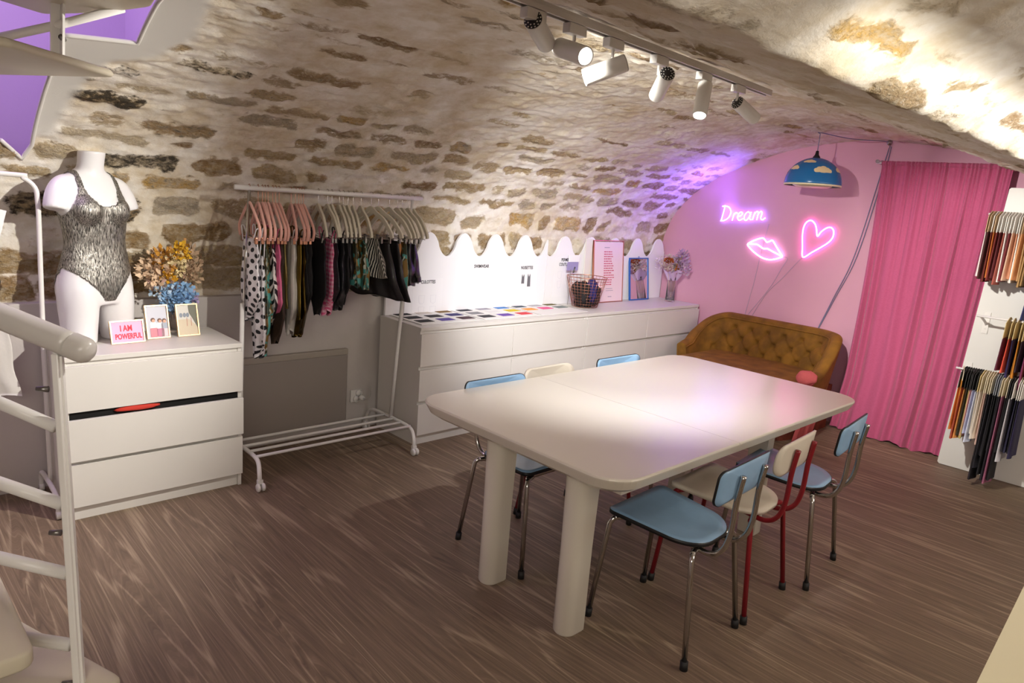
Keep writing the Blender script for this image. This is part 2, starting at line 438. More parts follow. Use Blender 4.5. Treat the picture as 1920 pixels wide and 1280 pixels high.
    cx = (X[:-1, :-1]+.007).ravel(); cs = (Sg[:-1, :-1]+.006).ravel()
    q = q[~in_poly(cx+.015*(fbm(cx*10, cs*10, 31)-.5), cs, HOLE)]
    me = bpy.data.meshes.new('ceiling'); me.vertices.add(len(co)); me.vertices.foreach_set('co', co.ravel())
    me.loops.add(q.size); me.loops.foreach_set('vertex_index', q.ravel().astype(np.int32))
    me.polygons.add(len(q)); me.polygons.foreach_set('loop_start', np.arange(0, q.size, 4, dtype=np.int32))
    me.polygons.foreach_set('loop_total', np.full(len(q), 4, np.int32)); me.polygons.foreach_set('use_smooth', np.ones(len(q), bool))
    me.update(); me.validate()
    for n, a in (('stone', stone), ('tone', tone), ('soot', soot), ('smoothp', sp)):
        t = me.attributes.new(n, 'FLOAT', 'POINT'); t.data.foreach_set('value', a.ravel().astype(np.float32))
    me.materials.append(stone_material())
    o = bpy.data.objects.new('ceiling', me); COL.objects.link(o); struct(o)
    o['label'] = 'limewashed rubble stone barrel vault'
    # plaster arris round the opening
    hp = [Vector((a, c, 0)) for a, c in HOLE[:8]]; path = []
    for a, c in zip(hp[:-1], hp[1:]):
        m = max(2, int((c-a).length/.02))
        path += [a.lerp(c, i/m) for i in range(m)]
    path = [(p.x, np.interp(p.y, S, P[:, 0]), np.interp(p.y, S, P[:, 1])) for p in path]
    struct(MB().tube(path, .009, 8).build('trim_6', M('arris_plaster', '#d6d3cc', .85)))
    return P, S
VP, VS = build_vault()

def build_walls():
    b = MB(); b.bx(XW, XW+.12, -4.9, .75, 0, 2.5); struct(b.build('wall_back', m_pinkwall))
    # painted dado wall under the vault with its ledge
    b = MB(); b.bx(-2.4, XW, .502, .70, 0, .945, .004); struct(b.build('wall_left', m_plaster))
    b = MB(); b.bx(-2.52, -2.4, -4.9, .75, 0, 2.6); struct(b.build('wall_front', m_plaster))
    b = MB(); b.bx(-2.52, XW+.12, -5.0, -4.9, 0, 2.6); struct(b.build('wall_right', m_plaster))
    # plaster reveal of the stair opening and stairwell walls above
    b = MB(); b.bx(-2.4, .7, .95, 1.05, 1.2, 3.6); struct(b.build('trim_1', m_violet_lit))
    b = MB(); b.prism([(-.95, 1.6), (.95, 1.6), (.95, 3.6), (-2.0, 3.6), (-2.0, 2.42), (-.9, 2.3), (-.5, 2.18), (-.2, 2.08), (0, 1.98), (.25, 1.85), (.45, 1.62)][1:], (.55, 0, 0), (0, 1, 0), (0, 0, 1), .1); struct(b.build('trim_2', m_violet_lit))
    b = MB(); b.bx(-2.5, -2.4, -2.2, 1.0, 2.5, 3.6); struct(b.build('trim_3', m_violet_lit))
    b = MB(); b.bx(-2.4, .65, -2.1, -2.0, 2.35, 3.6); struct(b.build('trim_4', m_violet_lit))
    b = MB(); b.bx(-2.5, .65, -2.1, 1.05, 3.6, 3.7); struct(b.build('trim_5', m_violet_lit))
build_walls()


# ------------------------------------------------------------------ large furniture
def drawer_unit(name, label, x0, wid, cols, rows_open=None, gap_dark=None):
    """three-drawer-high white chest, front at y=0, depth .48"""
    t = thing(name, label, 'chest of drawers', (x0, 0, 0))
    W = wid; D = .475
    b = MB()
    b.bx(0.002, .02, .018, D, 0, .757, .001); b.bx(W-.02, W-.002, .018, D, 0, .757, .001); b.bx(.02, W-.02, D-.01, D, .03, .757)
    b.bx(.02, W-.02, .03, .045, .0, .075)
    for z0, z1 in ((.255, .315), (.485, .5 if gap_dark else .545), (.72, .757)): b.bx(.02, W-.02, .024, .05, z0, z1)
    b.bx(.02, W-.02, .05, .40, .03, .035)
    b.build('body', m_white, t)
    b = MB(); b.bx(0, W, .008, D, .757, .78, .002); b.build('top', m_white, t)
    cw = W/cols
    Z = [(.07, .276), (.298, .504), (.526, .738)]
    for c in range(cols):
        for i, (z0, z1) in enumerate(Z):
            dz = 0; dy = 0; tilt = 0
            if gap_dark and i in gap_dark and c in gap_dark[i]: dz = -.012; dy = -.012
            g = .0015
            b = MB(); b.bx(c*cw+g, (c+1)*cw-g, dy, dy+.018, z0+dz*.2, z1+dz, .0015)
            b.bx(c*cw+.03, (c+1)*cw-.03, dy+.018, .023, z0+.03, z1-.06+dz)
            d = b.build('drawer', m_white, t)
            if gap_dark and i in gap_dark and c in gap_dark[i]:
                q = MB(); q.bx(c*cw+.02, (c+1)*cw-.02, .0195, .06, z1-.05, z1+.040); q.build('gap_shade', m_gap_shade, d, 'black block painted as shade in the gap above the drooping drawer front')
    return t
drawer_unit('chest_of_drawers', 'white three-drawer chest under the headless mannequin, middle drawer front sagging open', 0, .80, 1, gap_dark={1: [0], })
t = MB().blob((.30, .013, .510), (.10, .018, .013), 8, 3).build('folded_garment', M('red_cloth', '#c2392b', .9)); tag(t, 'red garment showing in the dark gap of the white chest\'s middle drawer', 'garment')
LX = 1.932
drawer_unit('chest_of_drawers', 'long white low chest with fabric swatch boards lying on its top', LX, 1.60, 2)
drawer_unit('chest_of_drawers', 'long white low chest standing against the pink wall, under the blue framed mirror', LX+1.601, 1.60, 2)

def backboard(x0, x1, peaks, name, label):
    pts = [(x0, 0)]; n = 10; zc = 1.262-.78; A = .083
    xs = np.linspace(x0, x1, int((x1-x0)*90))
    def z(x):
        per, ph = peaks; c = cos(2*pi*(x-ph)/per); c = math.copysign(abs(c)**.72, c)
        return zc + A*c
    poly = [(x0, 0), (x1, 0)] + [(x, z(x)) for x in xs[::-1]]
    b = MB(); b.prism(poly, (0, 0, 0), (1, 0, 0), (0, 0, 1), .018)
    o = b.build(name, m_board, None, None); o.location = (0, .472, .781)
    return tag(o, label, 'display board')
m_board = M('white_board', '#efeef0', .7)
bb1 = backboard(1.955, 3.484, (.309, 2.300), 'scalloped_backboard', 'white scalloped backboard behind the fabric swatch boards')
bb2 = backboard(3.488, 5.118, (.331, 3.69), 'scalloped_backboard', 'white scalloped backboard behind the wire basket and mirror')

# table ------------------------------------------------------------
m_table = M('warm_white_lacquer', '#ddd6c8', .22)
def build_table():
    t = thing('dining_table', 'large warm-white table with rounded corners and thick column legs', 'table', (2.13, -1.665, 0))
    def slab(x0, x1, rl, rr):
        W = .565; r = .13; b = MB()
        def loop(ins, z):
            a0, a1 = x0+ins*(1 if rl else 0), x1-ins*(1 if rr else 0); h = W-ins; out = []
            for cx, cy, s0, rad in ((a1, h, 0, rr), (a0, h, 90, rl), (a0, -h, 180, rl), (a1, -h, 270, rr)):
                R = max(r-ins*.4, .02) if rad else .0012; sx = -1 if cx == a1 else 1; sy = -1 if cy > 0 else 1
                for k in range(9):
                    a = radians(s0+90*k/8); out.append((cx+sx*R+R*cos(a), cy+sy*R+R*sin(a), z))
            return out
        L = [loop(.05, .672), loop(.018, .694), loop(.002, .727), loop(.0, .733), loop(.002, .738), loop(.006, .74)]
        n = len(L[0]); vs = [p for l in L for p in l]; fs = []
        for i in range(len(L)-1):
            for k in range(n): fs.append((i*n+k, i*n+(k+1) % n, (i+1)*n+(k+1) % n, (i+1)*n+k))
        fs += [tuple(range(n-1, -1, -1)), tuple((len(L)-1)*n+k for k in range(n))]
        return b.add(vs, fs, flat=True)
    slab(-1.04, -.272, True, False).build('tabletop', m_table, t)
    slab(-.2705, .99, False, True).build('leaf', m_table, t)
    b = MB(); b.bx(-.82, .62, -.42, -.39, .60, .674); b.bx(-.82, .62, .30, .33, .60, .674); b.bx(-.82, -.79, -.40, .32, .60, .674); b.bx(.59, .62, -.40, .32, .60, .674)
    b.build('apron', m_table, t)
    def leg(x, y, s):
        b = MB(); prof = []
        R = .048; rows = [(.0, .90), (.008, 1.0), (.35, 1.0), (.674, 1.08)]
        vs = []; n = 0
        for z, k in rows:
            lp = [(-s*R*1.1*k, R*k), (-s*R*1.1*k, -R*k)] if s > 0 else [(-s*R*1.1*k, -R*k), (-s*R*1.1*k, R*k)]
            arc = []
            for i in range(15):
                a = -pi/2+pi*i/14 if s > 0 else pi/2+pi*i/14
                arc.append((R*k*cos(a)+.0, R*k*sin(a)))
            l = lp[:1]+lp[1:]+arc
            n = len(l); vs += [(x+p, y+q, z) for p, q in l]
        fs = [(i*n+k, i*n+(k+1) % n, (i+1)*n+(k+1) % n, (i+1)*n+k) for i in range(len(rows)-1) for k in range(n)]
        fs += [tuple(range(n-1, -1, -1)), tuple((len(rows)-1)*n+k for k in range(n))]
        b.add(vs, fs); return b
    for x, s in ((1.255-2.13, -1), (2.70-2.13, 1)):
        for y in (-1.49+1.665, -1.935+1.665):
            o = leg(x, y, s).build('leg', m_table, t)
            o.data.polygons.foreach_set('use_smooth', np.ones(len(o.data.polygons), bool))
            try: 
                md = o.modifiers.new('edge', 'EDGE_SPLIT'); md.split_angle = radians(40)
            except Exception: pass
    return t
build_table()

# chairs -----------------------------------------------------------
m_blueform = M('blue_laminate', '#8fb3d4', .3, var=.03, vscale=25)
m_cream = M('cream_lacquer', '#ddd3c2', .35)
def build_chair(label, seatm, edgem, framem, cream=False):
    """faces +y; origin at the middle of the footprint on the floor"""
    t = thing('dining_chair', label, 'chair', group=None)
    def seat_poly(g):
        w0, w1 = .192-g, .172-g; f, bk = .19-g, -.185+g; out = []
        fr = .03
        out += [(w0-.012, f-.012), (w0-fr, f), (-w0+fr, f), (-w0+.012, f-.012)] if False else []
        # front edge with tight corners, back edge rounded
        for a in range(0, 91, 15): out.append((w0-fr+fr*cos(radians(a)), f-fr+fr*sin(radians(a))))
        for a in range(90, 181, 15): out.append((-w0+fr+fr*cos(radians(a)), f-fr+fr*sin(radians(a))))
        R = .13
        for a in range(180, 271, 10): out.append((-w1+R+R*cos(radians(a)), bk+R+R*sin(radians(a))))
        for a in range(270, 361, 10): out.append((w1-R+R*cos(radians(a)), bk+R+R*sin(radians(a))))
        return out
    zt = lambda x, y: .462 + .012*(y/.19) - .010*max(0, 1-(x/.19)**2)
    def slab(g, dz0, dz1):
        P = seat_poly(g); n = len(P); vs = []; fs = []
        K = 6
        for dz, rev in ((dz1, False), (dz0, True)):
            for k in range(K+1):
                s = 1-k/K*.999
                vs += [(x*s, y*s, zt(x*s, y*s)+dz) for x, y in P]
        o2 = (K+1)*n
        for k in range(K):
            for i in range(n):
                j = (i+1) % n
                fs.append((k*n+i, k*n+j, (k+1)*n+j, (k+1)*n+i)); fs.append((o2+k*n+j, o2+k*n+i, o2+(k+1)*n+i, o2+(k+1)*n+j))
        for i in range(n): j = (i+1) % n; fs.append((i, o2+i, o2+j, j))
        return MB().add(vs, fs)
    if edgem is not seatm:
        st = slab(.0022, -.004, .0005).build('seat', seatm, t)
        slab(0, -.016, -.0008).build('seat_edge', edgem, st, 'black edge band')
    else: slab(0, -.016, 0).build('seat', seatm, t)
    # backrest: curved panel
    BZ0, BZ1, BW = .632, .768, .195
    def bpt(x, z, off): 
        return (x, -.262 - .10*(z-.655) + .030*(x/BW)**2 + off, z - .0)
    def bpanel(g, o0, o1):
        rr = .03 if not cream else .055
        P = rrect(-BW+g, BW-g, BZ0+g, BZ1-g+(0 if not cream else .0), rr, 6); n = len(P); K = 6; cz = (BZ0+BZ1)/2
        vs = []; fs = []
        for off in (o1, o0):
            for k in range(K+1):
                s = 1-k/K*.999
                vs += [bpt(x*s, cz+(z-cz)*s, off) for x, z in P]
        o2 = (K+1)*n
        for k in range(K):
            for i in range(n):
                j = (i+1) % n
                fs.append((k*n+j, k*n+i, (k+1)*n+i, (k+1)*n+j)); fs.append((o2+k*n+i, o2+k*n+j, o2+(k+1)*n+j, o2+(k+1)*n+i))
        for i in range(n): j = (i+1) % n; fs.append((o2+i, i, j, o2+j))
        return MB().add(vs, fs)
    if edgem is not seatm:
        bk = bpanel(.002, -.0095, .0005).build('backrest', seatm, t); bpanel(0, -.0085, -.0005).build('backrest_edge', edgem, bk, 'black edge band')
    else: bpanel(0, -.009, 0).build('backrest', seatm, t)
    # frame: two U tubes under the seat carrying the back, legs as own parts
    for s in (-1, 1):
        pth = smooth_path([(s*.06, .10, .427), (s*.075, -.10, .413), (s*.085, -.195, .410), (s*.088, -.246, .445), (s*.088, -.268, .52), (s*.088, -.273, .64), (s*.088, -.285, .738)], 6)
        MB().tube(pth, .0105, 10).build('back_upright', framem, t)
    MB().tube(smooth_path([(-.16, .17, .431), (-.10, .15, .432), (.10, .15, .432), (.16, .17, .431)], 5), .011, 10).build('seat_rail', framem, t)
    MB().tube(smooth_path([(-.15, -.165, .413), (-.08, -.15, .410), (.08, -.15, .410), (.15, -.165, .413)], 5), .011, 10).build('seat_rail', framem, t)
    for sx in (-1, 1):
        for sy in (-1, 1):
            if sy > 0: p = [(sx*.12, .16, .432), (sx*.158, .172, .428), (sx*.172, .182, .405), (sx*.2, .218, .012)]
            else: p = [(sx*.11, -.155, .412), (sx*.15, -.168, .411), (sx*.165, -.175, .395), (sx*.2, -.218, .012)]
            pp = smooth_path(p[:3], 5)+[Vector(p[3])]
            lg = MB().tube(pp, .0105, 10).build('leg', framem, t)
            d = (Vector(p[3])-Vector(p[2])).normalized(); q = Vector(p[3])
            MB().cyl(q-d*.022, (q.x, q.y, 0.0), .0145, .0145, 12).build('rubber_foot', m_rubber, lg)
    return t
c0 = build_chair('blue laminate chair whose whole seat shows, nearest the camera', m_blueform, m_black, m_chrome)
c0.location = (1.615, -2.13, 0); c0.rotation_euler[2] = radians(3)
c2 = dup(c0, 'blue chrome-legged chair nearest the pink curtain, its seat tinted lilac', (2.535, -2.15, 0), radians(6))
c1 = build_chair('cream chair with red tube frame, back turned between two blue chairs', m_cream, m_cream, m_red, True)
c1.location = (2.06, -2.115, 0); c1.rotation_euler[2] = radians(4)
dup(c0, 'blue chair behind the table\'s left leg, nearest the garment rack', (1.575, -1.345, 0), radians(180))
dup(c1, 'cream chair behind the table, only its rounded back showing before the long chest', (2.0, -1.30, 0), radians(181))
dup(c0, 'blue chair behind the table, its thin back edge showing nearest the sofa', (2.55, -1.32, 0), radians(179))

# sofa -------------------------------------------------------------
def velvet(name, hexc, hexd):
    m = M(name, hexc, .85, sheen=.5); nt, b, N, L = nodes_of(m)
    lw = N('ShaderNodeTexNoise'); lw.inputs['Scale'].default_value = 9; lw.inputs['Detail'].default_value = 6
    tc = N('ShaderNodeTexCoord'); L(tc.outputs['Object'], lw.inputs['Vector'])
    r = N('ShaderNodeMapRange'); r.inputs[1].default_value = .38; r.inputs[2].default_value = .66; L(lw.outputs['Fac'], r.inputs[0])
    L(mix_color(nt, r.outputs[0], lin(hexd), lin(hexc)), b.inputs['Base Color'])
    b.inputs['Sheen Tint'].default_value = (*lin(hexc), 1); b.inputs['Sheen Roughness'].default_value = .35
    return m
def build_sofa():
    t = thing('sofa', 'mustard velvet sofa with buttoned curved back against the pink wall', 'sofa', (4.75, -.70, 0))
    mv = velvet('mustard_velvet', '#8a5d14', '#6c470b'); md = velvet('rust_corduroy', '#7d3520', '#5e2416')
    ox, oy = 4.75, -.70
    # plan path of the inner back: arm front, corner, back, corner, arm front
    plan = smooth_path([(4.60, -.245, 0), (4.70, -.235, 0), (4.84, -.23, 0), (4.955, -.30, 0), (4.985, -.44, 0), (4.985, -.75, 0), (4.985, -1.05, 0), (4.96, -1.19, 0), (4.84, -1.29, 0), (4.62, -1.335, 0), (4.45, -1.34, 0)], 12)
    n = len(plan); L = [0]
    for i in range(1, n): L.append(L[-1]+(plan[i]-plan[i-1]).length)
    T = L[-1]
    nrm = []
    for i in range(n):
        a = plan[max(0, i-1)]; c = plan[min(n-1, i+1)]; d = (c-a).normalized(); nrm.append(Vector((-d.y, d.x, 0)))   # outward?
    ctr = Vector((4.5, -.7, 0))
    nrm = [q if q.dot(p-ctr) > 0 else -q for p, q in zip(plan, nrm)]
    def toph(s):                                       # s 0..1
        e = min(s, 1-s)*T
        k = max(0, min(1, (e-.10)/.36)); k = k*k*(3-2*k)
        return .49 + .25*k - (.02*max(0, .1-e)/.1)
    NS = 150; NI = 40
    def at(s):
        x = s*T; i = 0
        import bisect
        i = min(n-2, max(0, bisect.bisect_right(L, x)-1)); f = (x-L[i])/max(1e-6, L[i+1]-L[i])
        return plan[i].lerp(plan[i+1], f), nrm[i].lerp(nrm[i+1], f).normalized()
    th = .085
    def shell(u, v):
        p, q = at(u); H = toph(u); x = u*T
        lean = .07
        if v < .62:                                    # inner face
            k = v/.62; z = .36+(H-.36)*k; off = -.01 + lean*k**1.3*(H-.36)/.38
            # tufting
            e = min(u, 1-u)*T
            if e > .30 and z < H-.05:
                px = x/.150; pz = (z-.36)/.098
                row = round(pz); sh = .5*(row % 2)
                # distance to the nearest button and to the diamond creases
                best = 9
                for rr in (row-1, row, row+1):
                    s2 = .5*(rr % 2); cx = round(px-s2)+s2
                    best = min(best, sqrt(((px-cx)*.150)**2+((pz-rr)*.098)**2))
                a = abs(((px+pz*.5) % 1)-.5)*2; b_ = abs(((px-pz*.5) % 1)-.5)*2
                cr = max(exp(-((1-a)/.12)**2), exp(-((1-b_)/.12)**2))
                fade = min(1, (e-.30)/.1)*min(1, max(0, (H-.05-z)/.04))
                off += fade*(.036*exp(-(best/.022)**2)+.017*cr-.008)
            return Vector((p.x, p.y, 0))+q*off+Vector((0, 0, z))-Vector((ox, oy, 0))
        if v < .80:                                    # rolled top
            k = (v-.62)/.18; a = pi*k; r = th/2
            off = lean*(H-.36)/.38-.01 + r - r*cos(a); z = H + r*.75*sin(a)
            return Vector((p.x, p.y, 0))+q*off+Vector((0, 0, z))-Vector((ox, oy, 0))
        k = (v-.80)/.20; z = H+(.10-H)*k; off = (lean*(H-.36)/.38-.01)*(1-k)+th - .03*k
        return Vector((p.x, p.y, 0))+q*off+Vector((0, 0, z))-Vector((ox, oy, 0))
    b = MB(); b.grid(shell, NS, 64)
    # arm end caps
    for u in (0, 1):
        ring = [shell(u, j/63) for j in range(64)]
        b.add(ring, [tuple(range(64)) if u else tuple(range(63, -1, -1))])
    bk = b.build('backrest', mv, t)
    # buttons
    for row in range(0, 4):
        k0 = 0
        x = .150*(.5*(row % 2))
        while x < T:
            e = min(x, T-x)
            if e > .42:
                u = x/T; H = toph(u); z = .36+row*.098
                if z < H-.07:
                    v = (z-.36)/(H-.36)*.62; MB().blob(shell(u, v)-at(u)[1]*.004, (.009, .009, .009), 5, 0, 0).build('tuft_button', mv, bk)
            x += .150
    # piping along the top front edge
    MB().tube([shell(i/140, .60)-at(i/140)[1]*.004 for i in range(141)], .006, 6).build('piping', mv, bk)
    # seat cushion
    def seatf(u, v):
        y = -.255+(-1.33+.255)*u; x = 4.22+(5.02-4.22)*v
        ed = min(u, 1-u)*1.07; ef = min(v*.80, .3)
        z = .385 + .045*min(1, ed/.05)**.5*min(1, ef/.05)**.5 + .012*sin(pi*u)
        # round the front corners in plan
        return Vector((x+.10*(abs(2*u-1)**4)*(1-v), y, z))-Vector((ox, oy, 0))
    b = MB(); b.grid(seatf, 40, 20)
    front = [seatf(i/39, 0) for i in range(40)]
    vs = front+[p-Vector((-.01, 0, .10)) for p in front]
    b.add(vs, [(i, i+1, 40+i+1, 40+i) for i in range(39)])
    b.build('seat', mv, t)
    # base with ribbed skirt to the floor
    base = []
    outline = smooth_path([(5.0, -.22, 0), (4.5, -.24, 0), (4.29, -.28, 0), (4.21, -.42, 0), (4.17, -.74, 0), (4.19, -1.1, 0), (4.27, -1.29, 0), (4.5, -1.36, 0), (5.0, -1.36, 0)], 30)
    m = len(outline); vs = []; fs = []
    for j, (z, k) in enumerate(((.36, 1), (.2, 1), (.02, 1), (0.0, .995))):
        for i, p in enumerate(outline):
            w_ = .006*(i % 2)
            d = (p-Vector((4.7, -.7, 0))).normalized()
            vs.append((p.x-ox-d.x*w_, p.y-oy-d.y*w_, z))
    for j in range(3):
        for i in range(m-1): fs.append((j*m+i, j*m+i+1, (j+1)*m+i+1, (j+1)*m+i))
    fs.append(tuple(range(m)))
    MB().add(vs, fs, flat=True).build('skirt', md, t, 'rust ribbed skirt')
    MB().tube([(p.x-ox, p.y-oy, .085) for p in outline], .006, 6).build('skirt_piping', md, t)
    # coral cushion and cloth
    return t
build_sofa()
m_coral = M('coral_cloth', '#bb5558', .9, bump=.6, bscale=120)
o = MB().blob((0, 0, 0), (.045, .075, .055), 12, 5, .12).build('throw_pillow', m_coral); o.location = (4.40, -1.395, .492); o.rotation_euler = (0, .3, .2)
tag(o, 'coral cushion on the far right end of the mustard sofa seat', 'cushion')
def throw():
    b = MB()
    def fn(u, v):
        y = -1.405-.005*sin(u*14); x = 4.28+.30*u+.02*sin(v*5); z = .425-.40*v+.02*sin(u*9)*v
        return Vector((x+.02*v, y-.025*sin(v*3)-.012*sin(u*22)*(.3+v), z))
    b.grid(fn, 34, 16)
    o = b.build('throw_blanket', m_coral); md = o.modifiers.new('thick', 'SOLIDIFY'); md.thickness = .008
    tag(o, 'coral ribbed cloth hanging down the right side of the mustard sofa', 'blanket')
throw()

# curtain ----------------------------------------------------------
def build_curtain():
    t = thing('curtain', 'floor-length pink curtain hanging before the pink wall', 'curtain', (5.09, -1.83, 0))
    m = M('pink_linen', '#d4688e', .85, sheen=.3); nt, b_, N, L = nodes_of(m)
    tc = N('ShaderNodeTexCoord'); mp = N('ShaderNodeMapping'); mp.inputs['Scale'].default_value = (1, 1, 9); L(tc.outputs['Object'], mp.inputs[0])
    n = N('ShaderNodeTexNoise'); n.inputs['Scale'].default_value = 70; n.inputs['Detail'].default_value = 5; L(mp.outputs[0], n.inputs['Vector'])
    L(mix_color(nt, n.outputs['Fac'], lin('#a83c68'), lin('#cf6690')), b_.inputs['Base Color'])
    bp = N('ShaderNodeBump'); bp.inputs['Strength'].default_value = .25; bp.inputs['Distance'].default_value = .002; L(n.outputs['Fac'], bp.inputs['Height']); L(bp.outputs[0], b_.inputs['Normal'])
    rnd = random.Random(4); ph = [rnd.uniform(0, 6.28) for _ in range(8)]
    FOLDS = [(.04, .03, .03, .03), (.12, .10, .035, .026), (.24, .22, .05, .014), (.36, .40, .05, .018), (.52, .52, .04, .030), (.60, .64, .055, .012), (.715, .70, .03, .036), (.79, .80, .04, .016), (.90, .90, .035, .022), (.97, .965, .025, .018)]
    def fn(u, v):
        # v 0 top .. 1 bottom
        yl = .43 - .02*v - .02*sin(pi*v) + (.035 if v > .8 else 0)*max(0, (v-.8)/.2)
        yr = -.425 + .075*v**1.2
        uu = u + .010*sin(9*u*pi+ph[0])*(1-v)
        y = yl+(yr-yl)*uu
        g = exp(-v*6.5)
        fine = (.008*sin(2*pi*31*u+2.2*sin(2*pi*2.3*u)+ph[1])+.006*sin(2*pi*19*u+ph[6]))*g
        soft = .006*sin(2*pi*11*u+1.9*sin(2*pi*1.7*u+ph[2])+1.2*v)*exp(-((v-.25)/.35)**2)
        wide = 0
        for (c0, c1, wd, dp) in FOLDS:
            c = c0+(c1-c0)*v; q = (u-c)/(wd*(.55+.55*v))
            wide += dp*q*exp(-q*q)*2.0*min(1, .25+v*1.1)
        wide += .012*sin(2*pi*2.3*u+ph[4]+.5*v)*v
        x = fine+soft+wide-.04*v-.02*(v**3)
        z = 2.085-.012*u - 2.066*v + .010*max(0, v-.96)/.04*sin(2*pi*3.1*u+ph[5])
        return Vector((x, y, z))
    b = MB(); b.grid(fn, 260, 70)
    b.build('curtain_panel', m, t)
    # header hem
    def hem(u, v):
        p = fn(u, 0); return Vector((p.x-.016*sin(pi*v), p.y, p.z-.012+.034*v))
    b = MB(); b.grid(hem, 260, 6); b.build('header', m, t)
    MB().cyl((.022, .47, 2.094), (.022, -.70, 2.072), .008, .008, 12).build('rod', m_whitesat, t)
    for y, z in ((.455, 2.098), (-.50, 2.079)):
        b = MB(); b.lathe([(0, 0), (.013, 0), (.013, .02), (.008, .022), (.008, .095), (.016, .097), (.016, .108), (0, .108)], (-.012, y, z+.004), 14, (1, 0, 0)); b.build('bracket', M('clear_plastic', '#e9e0e4', .1, trans=.6), t)
    return t
build_curtain()

# ------------------------------------------------------------------ mannequin
def eval_mesh(o):
    bpy.context.view_layer.update()
    dg = bpy.context.evaluated_depsgraph_get()
    return bpy.data.meshes.new_from_object(o.evaluated_get(dg))
def build_mannequin():
    t = thing('mannequin', 'headless white torso mannequin in a silver swimsuit standing on the white chest', 'mannequin', (.222, .335, .781), radians(22))
    m_man = M('white_mannequin_gloss', '#ebe9ea', .3)
    b = MB()
    def ring_loft(rows, seg=40, e=2.0):
        vs = []; fs = []
        for (z, cx, cy, rx, ry) in rows:
            for k in range(seg):
                a = 2*pi*k/seg; c, s_ = cos(a), sin(a)
                vs.append((cx+rx*math.copysign(abs(c)**(2/e), c), cy+ry*math.copysign(abs(s_)**(2/e), s_), z))
        n = len(rows)
        for i in range(n-1):
            for k in range(seg): fs.append((i*seg+k, i*seg+(k+1) % seg, (i+1)*seg+(k+1) % seg, (i+1)*seg+k))
        fs += [tuple(range(seg-1, -1, -1)), tuple((n-1)*seg+k for k in range(seg))]
        b.add(vs, fs)
    def interp(rows, n=40):
        P = smooth_path([Vector((r[0], r[1], r[2])) for r in rows], 5); Q = smooth_path([Vector((r[3], r[4], 0)) for r in rows], 5)
        return [(p.x, p.y, p.z, q.x, q.y) for p, q in zip(P, Q)]
    # front is -y
    ring_loft(interp([(.185, 0, .004, .176, .092), (.215, 0, .005, .179, .103), (.27, 0, .008, .178, .110), (.33, 0, .006, .166, .104), (.40, 0, .0, .150, .090), (.47, 0, -.004, .136, .082), (.53, 0, -.004, .140, .084), (.60, 0, 0, .152, .090), (.66, 0, .004, .160, .092), (.72, 0, .012, .155, .082), (.765, 0, .016, .132, .066), (.795, 0, .018, .10, .055), (.815, 0, .016, .064, .052)]), 44, 2.25)
    ring_loft(interp([(.77, 0, .016, .075, .062), (.81, 0, .012, .060, .056), (.85, 0, .004, .056, .056), (.90, 0, -.006, .058, .060)]), 36)
    for s in (-1, 1):
        # breasts, hips, shoulder caps, thighs
        b.blob((s*.070, -.066, .630), (.060, .046, .066), 14, 0, 0)
        b.blob((s*.080, .052, .25), (.080, .072, .10), 12, 0, 0)
        ring_loft(interp([(.0, s*.096, -.004, .070, .078), (.04, s*.096, -.002, .073, .081), (.12, s*.094, .0, .079, .090), (.20, s*.091, .004, .085, .098), (.27, s*.086, .006, .086, .098)]), 36)
        pts = [(s*.08, .014, .745), (s*.130, .012, .735), (s*.160, .008, .698), (s*.175, .002, .655), (s*.181, -.002, .628)]
        b.tube(smooth_path(pts, 5), [.05]*21, 24)
        b.blob((s*.132, .012, .722), (.056, .054, .052), 12, 0, 0)
    raw = b.build('raw', None)
    md = raw.modifiers.new('r', 'REMESH'); md.mode = 'VOXEL'; md.voxel_size = .0058
    sm = raw.modifiers.new('s', 'SMOOTH'); sm.iterations = 22; sm.factor = .5
    me = eval_mesh(raw); bpy.data.objects.remove(raw)
    me.name = 'body'; n = len(me.vertices)
    me.polygons.foreach_set('use_smooth', np.ones(len(me.polygons), bool))
    me.materials.clear(); me.materials.append(m_man)
    o = bpy.data.objects.new('body', me); COL.objects.link(o); o.parent = t
    co = np.zeros(n*3); me.vertices.foreach_get('co', co); co = co.reshape(-1, 3)
    no = np.zeros(n*3); me.vertices.foreach_get('normal', no); no = no.reshape(-1, 3)
    x, y, z = co.T
    ax = np.abs(x); front = y < .012
    # lower edge: high-cut legs
    leg = np.where(front, .205 + .165*np.clip((ax-.028)/.145, 0, 1)**.75, .18+.19*np.clip((ax-.05)/.13, 0, 1)**1.6)
    keep = z > leg
    neckf = .655 + .15*np.clip(ax/.092, 0, 1)**4
    neckb = .60 + .20*np.clip(ax/.098, 0, 1)**3
    keep &= np.where(front, z < neckf, z < neckb) | ((ax > .078) & (ax < .102) & (z > .70))
    arm = (ax > .102+.055*np.clip((.735-z)/.14, 0, 1)**1.2) & (z > .60)
    keep &= ~arm
    keep &= ~((ax > .160) & (z > .575))
    import itertools
    off = co+no*.0035
    vid = np.full(n, -1); fs = []
    for p in me.polygons:
        v = list(p.vertices)
        if sum(keep[i] for i in v) >= 3: fs.append(v)
    used = sorted({i for f in fs for i in f}); mp = {k: j for j, k in enumerate(used)}
    sme = bpy.data.meshes.new('swimsuit'); sme.from_pydata([tuple(off[i]) for i in used], [], [[mp[i] for i in f] for f in fs]); sme.update()
    sme.polygons.foreach_set('use_smooth', np.ones(len(sme.polygons), bool))
    m = M('silver_crinkle_lame', '#8f8d8a', .38, .85); nt, bb, N, L = nodes_of(m)
    tc = N('ShaderNodeTexCoord'); mpg = N('ShaderNodeMapping'); mpg.inputs['Scale'].default_value = (1, 1, .11); L(tc.outputs['Object'], mpg.inputs[0])
